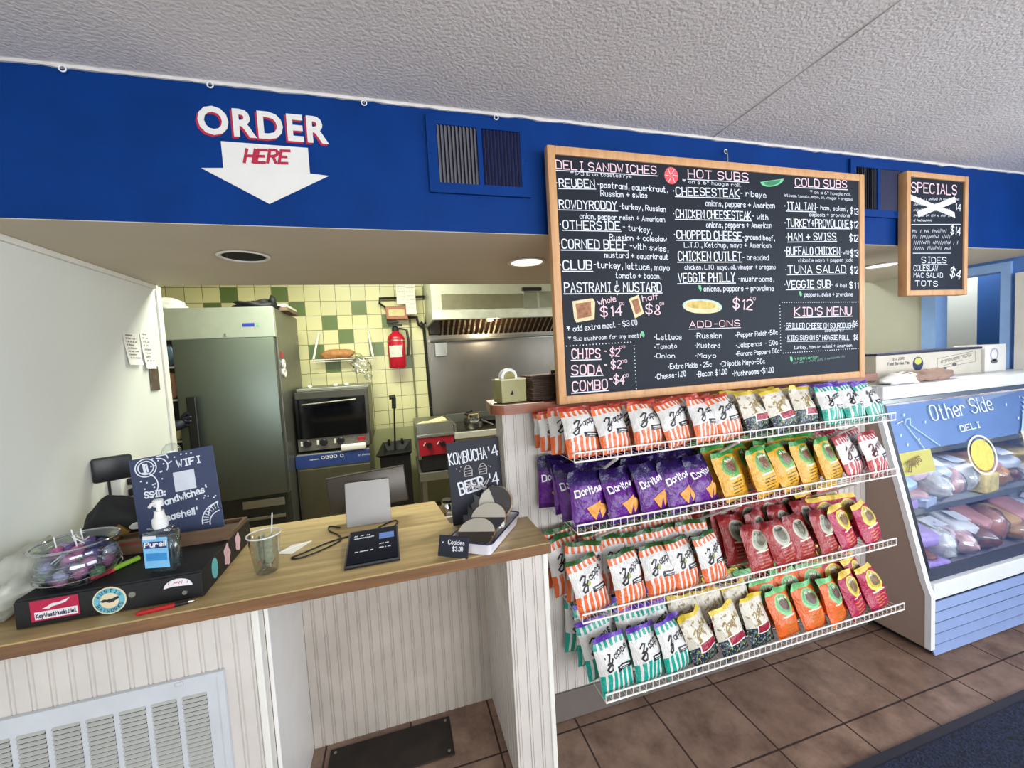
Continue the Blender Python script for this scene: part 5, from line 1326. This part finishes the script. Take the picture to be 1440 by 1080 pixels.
for k, (x0, x1, z0, z1, lab) in enumerate(((.07, .20, 2.13, 2.33, 'left white paper sheet hanging above the fire extinguisher'), (.155, .255, 2.02, 2.33, 'right longer paper sheet hanging above the fire extinguisher'))):
    t = thing('hanging_paper', lab, 'paper', (x0, 2.86-.01*k, z0), group='papers above the extinguisher')
    MB().rbox(0, x1-x0, 0, .002, 0, z1-z0, .0006, 1).build('sheet', m_paper, t)
    lt = MB()
    for q in range(6): scribble(lt, .015, (z1-z0)*(.85-.13*q), (x1-x0)*.85, (z1-z0)*(.85-.13*q), .010, .002, flat(-.0005), q)
    lt.build('print', M('grey_print', (150, 150, 146), .8), t, fix=False)
    MB().tube([((x1-x0)/2, .004, z1-z0-.004), ((x1-x0)/2, .09, z1-z0+.02), ((x1-x0)/2, .138+.01*k, z1-z0+.02)], .002, 5).build('hanger', m_steeld, t)

# hood, backsplash, cooking line
t = thing('range_hood', 'stainless kitchen exhaust hood with baffle filters over the cooking line', 'range hood', (.352, 2.2, 1.89))
HW = 1.6
MB().box(0, HW, 0, .02, .055, .62).box(0, .02, .02, .79, .0, .62).build('canopy', M('hood_pale_steel', (206, 208, 192), .35, .55, var=.05), t)
MB().rbox(-.002, HW, -.02, .022, 0, .075, .004).build('front_lip', M('hood_bright_steel', (222, 224, 210), .3, .5), t)
MB().rbox(.085, .84, -.006, -.0005, .09, .222, .002).build('inset_panel', M('hood_inset_steel', (150, 146, 124), .35, .8, var=.08), t)
MB().rbox(.845, .98, -.010, -.0005, .085, .235, .003).rbox(1.0, 1.25, -.008, -.0005, .09, .24, .003).build('access_plate', M('hood_plate_steel', (168, 170, 154), .3, .9), t)
MB().rbox(.83, 1.02, -.03, -.0005, .245, .275, .004).build('grab_rail', m_black, t)
ft = MB(); n = 26
for k in range(n): x = .12+k*(HW-.14)/n; ft.add([(x, .56, .07), (x+.032, .56, .07), (x+.032, .78, -.075), (x, .78, -.075), (x, .55, .06), (x+.032, .55, .06), (x+.032, .77, -.085), (x, .77, -.085)], [(0,1,2,3), (7,6,5,4), (0,4,5,1), (2,6,7,3), (1,5,6,2), (3,7,4,0)])
ft.build('baffle_filter', M('greasy_filter', (66, 40, 34), .4, .6, var=.15), t)
MB().box(.02, HW, .57, .79, .075, .09).box(.02, .12, .55, .79, -.08, .07).build('filter_rack', M('dark_filter_rack', (40, 34, 30), .6), t)
MB().lathe([(0, 0), (.03, 0), (.03, .05), (0, .05)], 14, (.62, .45, .02)).build('lamp', M('hood_lamp', (255, 226, 180), .5, emit=4), t)
hl = bpy.data.lights.new('hood_lamp_light', 'POINT'); hl.energy = 11; hl.color = (1, .84, .62); hl.shadow_soft_size = .05
ho = bpy.data.objects.new('hood_lamp_light', hl); COL.objects.link(ho); ho.location = (1.0, 2.62, 1.84)
t = thing('steel_backsplash', 'brushed stainless sheet behind the griddle under the exhaust hood', 'backsplash', (.36, 2.975, .86))
MB().box(0, 1.6, 0, .018, 0, .95).build('sheet', M('smoky_steel', (140, 136, 128), .36, .9, var=.12, scale=2.5), t)
MB().box(0, 1.6, -.012, 0, .88, .90).build('seam', m_steel, t)
t = thing('overhead_pipe', 'steel pipe with hanging box running across under the hood filters', 'pipe', (.40, 2.90, 1.68))
MB().tube([(-.02, 0, .06), (1.5, .02, .085)], .014, 8).build('tube', m_steeld, t, smooth=True)
MB().rbox(.02, .14, -.02, .05, -.10, .045, .004).build('box', m_steel, t)
t = thing('red_fryer', 'red fronted burner range with two black knobs on a steel stand', 'range', (.146, 2.2, .0015))
W = .325
MB().rbox(0, W, .02, .70, .66, .955, .005).build('body', m_steeld, t)
MB().rbox(0, W, -.002, .02, .875, .985, .003).rbox(-.006, W+.006, -.02, .02, .862, .885, .003).build('top_rail', m_steel, t)
rpn = MB().rbox(.012, W-.005, -.012, .019, .70, .86, .003).build('red_panel', m_red, t)
for x in (.10, .22):
    MB().lathe([(.026, 0), (.022, .03), (0, .03)], 16).xf(Matrix.Translation((x, -.012, .79)) @ Matrix.Rotation(R(90), 4, 'X')).build('knob', m_black, rpn, smooth=True)
    MB().tube([(x-.05, -.016, .79), (x-.03, -.017, .82)], .004, 6).build('knob_mark', m_whitep, rpn)
MB().rbox(.03, W, -.0, .02, .56, .70, .003).box(.02, W, .02, .6, .5505, .66).build('dark_gap_block', m_blackm, t)  # solid black block stands in for the dark open gap below the panel
t = thing('equipment_stand', 'low steel stand carrying the red range and the griddle', 'stand', (.146, 2.2, 0))
MB().rbox(.0, 1.5, -.02, .70, .475, .55, .004).build('stand_shelf', m_steeld, t)
for x in (.02, 1.4):
    for y in (.03, .63): MB().box(x, x+.04, y, y+.04, .001, .475).build('leg', m_steeld, t)
t = thing('fry_scraps', 'pale food scraps on the top rail of the red range', 'food', (.30, 2.32, .956))
MB().blob((-.05, 0, .015), .09, .04, .02, 2, .3, 3, 16, 8, flat=.001).blob((.06, .03, .02), .08, .05, .03, 5, .3, 3, 16, 8, flat=.001).build('scraps', M('pale_food', (214, 206, 160), .7, var=.15), t, smooth='all')
t = thing('flat_griddle', 'steel flat top griddle on the stand right of the red range', 'griddle', (.48, 2.2, .551))
MB().rbox(0, 1.1, .02, .70, 0, .27, .004).build('body', m_steeld, t)
MB().rbox(-.006, 1.1, -.02, .02, .27, .325, .004).build('front_rail', M('bright_rail', (222, 222, 212), .3, .4), t)
MB().rbox(0, 1.1, .02, .72, .2705, .315, .002).build('cook_surface', M('griddle_top', (70, 64, 58), .35, .7, var=.2), t)
MB().rbox(-.0, .02, .02, .72, .3155, .40, .002).rbox(.02, 1.1, .70, .72, .3155, .41, .002).build('splash_guard', m_steeld, t)
t = thing('saucepan', 'shiny steel saucepan with dark handle on the griddle', 'saucepan', (.70, 2.45, .867))
MB().lathe([(0, 0), (.085, 0), (.092, .01), (.095, .085), (.098, .087), (.091, .087), (.088, .012), (0, .008)], 28, cap=False).build('pan', m_chrome, t, smooth=True)
MB().tube([(.07, -.07, .075), (.16, -.16, .03)], .011, 8).build('handle', m_black, t)
MB().tube([(-.04, 0, .088), (-.04, 0, .125), (.05, 0, .13), (.05, 0, .088)], .007, 6).build('wooden_lid_handle', M('pale_wood', (196, 160, 104), .6), t)
t = thing('black_skillet', 'black iron skillet lying at the back of the griddle', 'skillet', (.92, 2.70, .867))
MB().lathe([(0, 0), (.13, 0), (.16, .045), (.155, .045), (.128, .006), (0, .006)], 28, cap=False).build('pan', m_blackm, t, smooth=True)
MB().tube([(-.15, .0, .04), (-.26, .0, .11), (-.18, .0, .13)], .012, 8).build('handle', m_black, t, smooth=True)
# fluorescent fitting
t = thing('fluorescent_fitting', 'kitchen ceiling fluorescent fitting above the aisle behind the counter', 'ceiling light', (-.3, 1.55, 2.68))
MB().rbox(-.62, .62, -.15, .15, .06, .119, .01).build('housing', m_whitep, t)
for y in (-.07, .07): MB().tube([(-.58, y, .035), (.58, y, .035)], .016, 10).build('tube', M('fluorescent_tube', (240, 255, 226), .5, emit=3), t, smooth=True)

# ------------------------------------------------------------ deli display case
t = thing('deli_case', 'refrigerated deli display case with slanted glass front and blue banner at right', 'display case', (2.32, -.22, 0))
CW = 1.49
side = [(0, .04), (0, .30), (.02, .355), (.222, 1.2), (.222, 1.27), (.85, 1.27), (.85, .04)]
m_case = M('taupe_side_panel', (154, 134, 122), .55, var=.05, scale=3)
m_cw = M('case_white', (224, 226, 230), .35, var=.03)
for x in (0.0, CW-.02): MB().prism([(y+.012, z) for y, z in side], x, x+.02, 0).build('side_panel', m_case, t)
for x in (-.002, CW-.026):
    tr_ = MB()
    for (a, b) in zip(side[:4], side[1:5]):
        d = Vector((b[0]-a[0], b[1]-a[1])); n_ = Vector((d.y, -d.x)).normalized()*.016
        tr_.prism([(a[0], a[1]), (b[0], b[1]), (b[0]+.024, b[1]), (a[0]+.024, a[1])], x, x+.028, 0)
    tr_.build('side_trim', m_cw, t)
MB().box(.026, CW-.026, .06, .80, .012, .05).build('plinth', m_black, t)
lv = MB(); m_louv = M('blue_grey_louvre', (128, 146, 186), .4, 0, var=.04)
for k in range(5):
    z = .008+.0535*k; lv.add([(.03, .0, z), (CW-.03, .0, z), (CW-.03, .016, z+.032), (.03, .016, z+.032), (.03, .006, z-.002), (CW-.03, .006, z-.002), (CW-.03, .021, z+.032), (.03, .021, z+.032)], [(0,1,2,3), (3,2,6,7), (0,4,5,1), (4,7,6,5), (0,3,7,4), (1,5,6,2)])
lv.build('louvred_grille', m_louv, t)
MB().box(.03, CW-.03, .030, .036, .01, .275).build('grille_backing', M('grille_shadow_board', (34, 44, 74), .8), t)
MB().rbox(.026, CW-.026, .004, .05, .275, .352, .004).build('front_fascia', m_cw, t)
tb = MB().rbox(.0, CW, .196, .85, 1.205, 1.27, .006); tb.build('worktop', m_cw, t)
MB().rbox(.0, CW, .20, .235, 1.18, 1.204, .003).build('glass_rail', m_steel, t)
sl = (.222-.02)/(1.2-.355)
def gp(x, s, off=0): # point on the slanted glass, s from 0 (bottom) to 1 (top)
    return (x, .03+.19*s+off, .375+.80*s)
gl = MB(); gl.add([gp(.03, 0), gp(CW-.03, 0), gp(CW-.03, 1), gp(.03, 1), gp(.03, 0, .006), gp(CW-.03, 0, .006), gp(CW-.03, 1, .006), gp(.03, 1, .006)], [(0,1,2,3), (7,6,5,4), (0,4,5,1), (2,6,7,3), (1,5,6,2), (3,7,4,0)])
gl.build('front_glass', clear_mat('display_glass', (.96, .98, 1, 1), .0, .04), t)
def strip(x0, x1, s0, s1, off, mat, nm, th=.003):
    b = MB(); b.add([gp(x0, s0, off), gp(x1, s0, off), gp(x1, s1, off), gp(x0, s1, off), gp(x0, s0, off+th), gp(x1, s0, off+th), gp(x1, s1, off+th), gp(x0, s1, off+th)], [(0,1,2,3), (7,6,5,4), (0,4,5,1), (2,6,7,3), (1,5,6,2), (3,7,4,0)])
    return b.build(nm, mat, t)
bn_ = strip(.032, CW-.032, .70, .99, .008, M('banner_blue', (122, 148, 190), .4, var=.08, scale=8), 'banner')
strip(.026, .05, 0, 1, -.004, m_black, 'glass_edge', .012); strip(.03, CW-.03, -.02, .035, -.006, M('dark_gasket', (54, 58, 74), .4), 'gasket', .014)
fg = lambda a, b: gp(a, b, -.0015)
lt = MB()
letters(lt, 'Other Side', .36, .865, .86, .885, .095, .0075, fg, slant=.0, jit=.2); letters(lt, 'DELI', .55, .775, .71, .785, .036, .006, fg)
for x, z in ((.10, .80), (.16, .92), (.22, .76), (.30, .86), (.98, .90), (1.05, .80), (1.12, .94), (.13, .74)): ribbon(lt, [(x, z), (x+.004, z+.012)], .006, fg)
ribbon(lt, [(.10, .88), (.14, .89)], .005, fg)
lt.build('banner_lettering', M('banner_white', (222, 232, 246), .6), bn_, fix=False)
lt = MB()
ribbon(lt, [(.16, .86), (.24, .71)], .005, fg); ribbon(lt, [(.19, .86), (.36, .71)], .005, fg); ribbon(lt, [(.15, .87), (.17, .90), (.20, .90), (.19, .865)], .005, fg)
for q in range(7): ribbon(lt, [(1.05+.02*q, .72+.035*q), (1.075+.012*q, .76+.03*q)], .02-.0015*q, fg)
lt.build('banner_drawing', M('banner_pale_blue', (168, 200, 240), .6), bn_, fix=False)
# round yellow emblem on the glass, yellow card and paper bag stuck to it
e = MB(); cx, cz = .66, .61
e.add([gp(cx+.088*math.cos(2*math.pi*k/28), cz+.100*math.sin(2*math.pi*k/28), -.002) for k in range(28)], [tuple(range(28))]); e.build('round_decal', M('yellow_decal', (226, 206, 96), .5, var=.18, scale=30), t, fix=False)
e = MB(); ribbon(e, [(cx+.108*math.cos(2*math.pi*k/28), cz+.122*math.sin(2*math.pi*k/28)) for k in range(29)], .012, lambda a, b: gp(a, b, -.0025)); e.build('decal_ring', M('cream_ring', (238, 232, 210), .5), t, fix=False)
strip(.06, .30, .56, .695, .010, M('yellow_card', (226, 208, 84), .5, var=.06), 'yellow_card')
e = MB(); letters(e, 'apps', .12, .615, .20, .64, .05, .006, lambda a, b: gp(a, b, -.001)); ribbon(e, [(.085, .63), (.11, .65), (.10, .61), (.085, .59), (.105, .585), (.115, .62)], .007, lambda a, b: gp(a, b, -.001)); e.build('card_lettering', M('brown_ink', (110, 84, 40), .5), t, fix=False)
strip(1.03, 1.34, .50, .72, -.004, M('pale_paper_sheet', (216, 208, 184), .8, var=.06), 'paper_sheet', .002)
# interior
MB().box(.022, CW-.022, .80, .838, .05, 1.2).box(.022, CW-.022, .03, .80, .352, .366).build('liner', M('case_liner', (196, 196, 204), .5), t)
SHZ = [.372, .63, .90]
for k, z in enumerate(SHZ[1:]):
    MB().box(.025, CW-.025, .13+.085*k+.03, .80, z-.012, z-.004).build('glass_shelf', M('shelf_tint', (206, 214, 222), .2), t)
    MB().box(.025, CW-.025, .125+.085*k+.03, .13+.085*k+.03, z-.022, z+.006).build('shelf_rail', m_steel, t)
MB().rbox(.10, CW-.1, .30, .34, 1.165, 1.18, .003).build('case_lamp', M('case_lamp', (245, 248, 255), .5, emit=3), t)
cl = bpy.data.lights.new('case_light', 'AREA'); cl.shape = 'RECTANGLE'; cl.size = 1.2; cl.size_y = .12; cl.energy = 22; cl.color = (.95, .97, 1)
co_ = bpy.data.objects.new('case_light', cl); COL.objects.link(co_); co_.location = (3.06, .10, 1.158)
rq = random.Random(17)
KIND = [('deli_meat', 'deli meat', (186, 120, 100)), ('roast_beef', 'deli meat', (132, 82, 70)), ('smoked_ham', 'deli meat', (222, 178, 178)), ('cheese_block', 'cheese', (232, 204, 130)), ('salami_log', 'salami', (146, 74, 72)), ('wrapped_sub', 'wrapped sandwich', (226, 222, 218)), ('bread_loaf', 'bread', (196, 142, 84)), ('foil_tray', 'food tray', (176, 186, 206)), ('lilac_tray', 'food tray', (168, 140, 206))]
SEQ = [[8, 5, 2, 1, 0, 6, 5, 1, 3], [8, 7, 5, 2, 5, 3, 6, 1, 5, 4], [7, 2, 6, 5, 6, 3, 7, 2, 6]]
TN = ['bottom deck', 'middle shelf', 'top shelf']; cnt = {}
for lv_ in range(3):
    xs = CW/len(SEQ[lv_])
    for i, q in enumerate(SEQ[lv_]):
        nm, cat, colr = KIND[q]; w, h, dp_ = xs*rq.uniform(.42, .50), rq.uniform(.055, .095), rq.uniform(.10, .14)
        th = thing(nm, '%s number %s from the left on the %s inside the deli case' % (nm.replace('_', ' '), ORD[i], TN[lv_]), cat, (2.40+(i+.5)*(xs-.018), -.22+.185+.088*lv_, SHZ[lv_]-.003+(.0 if lv_ else 0)), rq.uniform(-.2, .2), group='food inside the deli case')
        th['label'] = '%s, %s item from the left on the %s inside the deli case' % (nm.replace('_', ' '), ORD[i], TN[lv_])
        mt = M('case_%s' % nm, colr, .35, var=.28, scale=34)
        if q in (7, 8):
            MB().rbox(-w, w, -dp_, dp_, .001, h*.55, .008).build('tray', mt, th, smooth=True); MB().blob((0, 0, h*.62), w*.85, dp_*.85, h*.4, i, .12, 3, 18, 10).build('contents', M('case_smoked_ham', KIND[2][2], .35, var=.28, scale=34) if i % 2 else M('case_roast_beef', KIND[1][2], .35, var=.28, scale=34), th, smooth='all')
        elif q == 3:
            MB().rbox(-w, w, -dp_, dp_, .001, h*1.4, .012, 3).build('block', mt, th, smooth=True)
        else:
            MB().blob((0, 0, h), w, dp_, h*.98, i+lv_*9, .10, 2.4, 20, 12, flat=.002).build('body', mt, th, smooth='all')
            wr = MB().blob((0, -.002, h), w*1.03, dp_*1.03, h*1.03, i+lv_*9+40, .14, 3.2, 18, 10, flat=.003); wr.build('wrap', m_film, th, smooth='all')
# parcels piled on top and leaning at the front
def pack(mb, w, d, h, seed, e=.42, amp=.05):
    nu, nv = 24, 14; vs = []; fs = []
    sg = lambda v, p: math.copysign(abs(v)**p, v)
    for j in range(nv+1):
        t_ = -math.pi/2+math.pi*j/nv
        for i in range(nu):
            p = 2*math.pi*i/nu
            q = Vector((sg(math.cos(t_), e)*sg(math.cos(p), e), sg(math.cos(t_), e)*sg(math.sin(p), e), sg(math.sin(t_), e)))
            k = 1+amp*2*noise.noise(q*2.6+Vector((seed*2.7, seed, 0)))
            vs.append((q.x*w*k, q.y*d*k, h+q.z*h*k))
    for j in range(nv):
        for i in range(nu): a, b = j*nu+i, j*nu+(i+1) % nu; fs.append((a, b, b+nu, a+nu))
    return mb.add(vs, fs)
PK = [('white paper', (232, 230, 232)), ('pale pink', (226, 196, 206)), ('pale blue', (176, 204, 234)), ('lilac', (176, 150, 214)), ('tan', (206, 164, 112)), ('clear white', (214, 220, 232)), ('rosy', (204, 146, 142)), ('golden', (222, 190, 110))]
for lv_, seq, zz, yb in ((0, (3, 1, 0, 6, 4, 6, 5, 7), .475, .03), (1, (2, 1, 5, 0, 4, 6, 5, 7, 0), .755, .115), (2, (2, 4, 0, 7, 5, 1, 4, 0), 1.02, .19)):
    n = len(seq)
    for i, q in enumerate(seq):
        w = (CW-.14)/n*.52
        th = thing('wrapped_parcel', '%s wrapped parcel, %s from left, piled on %s food in deli case' % (PK[q][0], ORD[i], TN[lv_].replace(' ', '-')), 'parcel', (2.40+(i+.5)*(CW-.16)/n, -.22+yb+.160+rq.uniform(-.02, .02), zz+rq.uniform(-.012, .012)), group='wrapped parcels inside the deli case', rot=(R(rq.uniform(8, 26)), R(rq.uniform(-9, 9)), R(rq.uniform(-16, 16))))
        pack(MB(), w, .085, rq.uniform(.022, .036), i+lv_*10).build('parcel', M('parcel_'+PK[q][0].replace(' ', '_'), PK[q][1], .32, var=.10, scale=26, bump=.3, bscale=40), th, smooth='all')
        if q in (0, 1, 2, 5):
            b = MB(); b.rbox(-w*.5, w*.5, -.05, .03, .0, .0014, .0005, 1); b.xf(Matrix.Translation((0, 0, .078))); b.build('parcel_label', M('parcel_label', (238, 238, 244), .5), th)
# second row behind, taller
for lv_ in range(3):
    for i in range(7):
        nm, cat, colr = KIND[(i*2+lv_*3+1) % 7]; w = .085; h = .05+.012*((i+lv_) % 3)
        th = thing(nm, '%s, %s from left in rear row of the %s inside the deli case' % (nm.replace('_', ' '), ORD[i], TN[lv_]), cat, (2.43+.205*i, .30, SHZ[lv_]-.003), 0, group='food inside the deli case')
        MB().blob((0, 0, h), w, .11, h, i+lv_*9+70, .10, 2.4, 18, 12, flat=.002).build('body', M('case_%s' % nm, colr, .35, var=.28, scale=34), th, smooth='all')
        MB().blob((0, -.002, h), w*1.03, .113, h*1.03, i+40, .14, 3.2, 16, 10, flat=.003).build('wrap', m_film, th, smooth='all')

# on top of the case
t = thing('film_carton', 'long pale carton of food service film on top of the deli case', 'carton', (2.56, .16, 1.2705))
bxp = MB().rbox(0, .90, 0, .13, 0, .145, .003).build('box', M('pale_kraft_carton', (204, 198, 182), .75, var=.04), t)
MB().rbox(0, .90, -.004, .134, .1455, .158, .002).build('lid', M('navy_carton_lid', (48, 50, 74), .6, var=.2), t)
lt = MB(); letters(lt, '18 x 2000', .12, .115, .22, .115, .013, .002, flat(-.0005)); letters(lt, 'Food Service Film', .09, .088, .26, .088, .016, .0026, flat(-.0005)); lt.build('printing', m_ink, bxp, fix=False)
MB().disc(.335, .085, .043, .040, -.0012, -.0003, 28).build('round_logo', M('navy_logo', (44, 54, 84), .6), t); MB().disc(.335, .10, .028, .020, -.0018, -.0011, 24).build('round_logo', M('lime_logo', (196, 200, 90), .6), t)
lt = MB(); f = flat(-.0005)
for q in ([(.50, .045), (.50, .105), (.84, .135), (.84, .07), (.50, .045)], [(.53, .09), (.80, .122)], [(.55, .06), (.72, .085)]): ribbon(lt, q, .0022, f)
scribble(lt, .53, .075, .80, .10, .02, .003, f, 3); lt.disc(.565, .045, .018, .008, -.0006, 0, 14); lt.disc(.65, .062, .02, .010, -.0006, 0, 14); lt.build('diagram', M('grey_ink', (96, 94, 96), .7), bxp, fix=False)
t = thing('white_carton', 'white square carton end with round emblem beside the film carton on the case', 'carton', (3.475, .15, 1.2705))
MB().rbox(0, .20, 0, .15, 0, .165, .003).build('box', m_paper, t)
MB().ring(.085, .105, .040, .040, .010, -.0012, -.0003).build('arc_emblem', M('lilac_print', (180, 176, 204), .7), t); MB().disc(.085, .062, .034, .014, -.0012, -.0003).build('oval_emblem', M('grey_print_dark', (110, 108, 112), .7), t)
t = thing('parchment_sheets', 'crumpled brown and white parchment sheets at the front of the case top', 'paper', (2.62, .045, 1.2705))
for k, (x, w, c) in enumerate(((-.08, .13, m_paper), (-.02, .12, M('brown_parchment', (150, 124, 110), .8, var=.12)), (.13, .11, M('brown_parchment', (150, 124, 110), .8)), (.26, .12, M('brown_parchment', (150, 124, 110), .8)))):
    MB().blob((x, 0.01*k, .022), w, .055, .034, k+2, .22, 2.6, 22, 10, flat=.001).build('sheet', c, t, smooth='all')
t = thing('blue_clip', 'pale blue plastic clip on the parchment at the front of the case top', 'clip', (2.96, .07, 1.2705))
MB().rbox(-.03, .03, -.02, .02, 0, .018, .004).rbox(-.03, .03, -.02, .02, .0185, .034, .004).build('clip', M('pale_blue_plastic', (176, 196, 226), .4), t)
# floor mat
t = thing('entrance_mat', 'dark navy ribbed floor mat in the lower right corner', 'floor mat', (.9, -.462, 0))
def mat_m():
    q = NT('navy_ribbed_mat'); co = q.coord(); w = q.noise(co, 130, 2); c = q.mix(q.ramp(w, .35, .65), rgb((10, 14, 28)), rgb((32, 42, 70)))
    q.base(c, .95); q.bump(w, .8, .006); return q.m
MB().rbox(.03, 2.87, -1.5, -.032, .0005, .011, .002).build('carpet', mat_m(), t)
MB().prism([(0, 0), (2.9, 0), (2.9, -.04), (0, -.04)], .0005, .008, 2).build('rubber_border', M('rubber_edge', (36, 36, 48), .7), t)
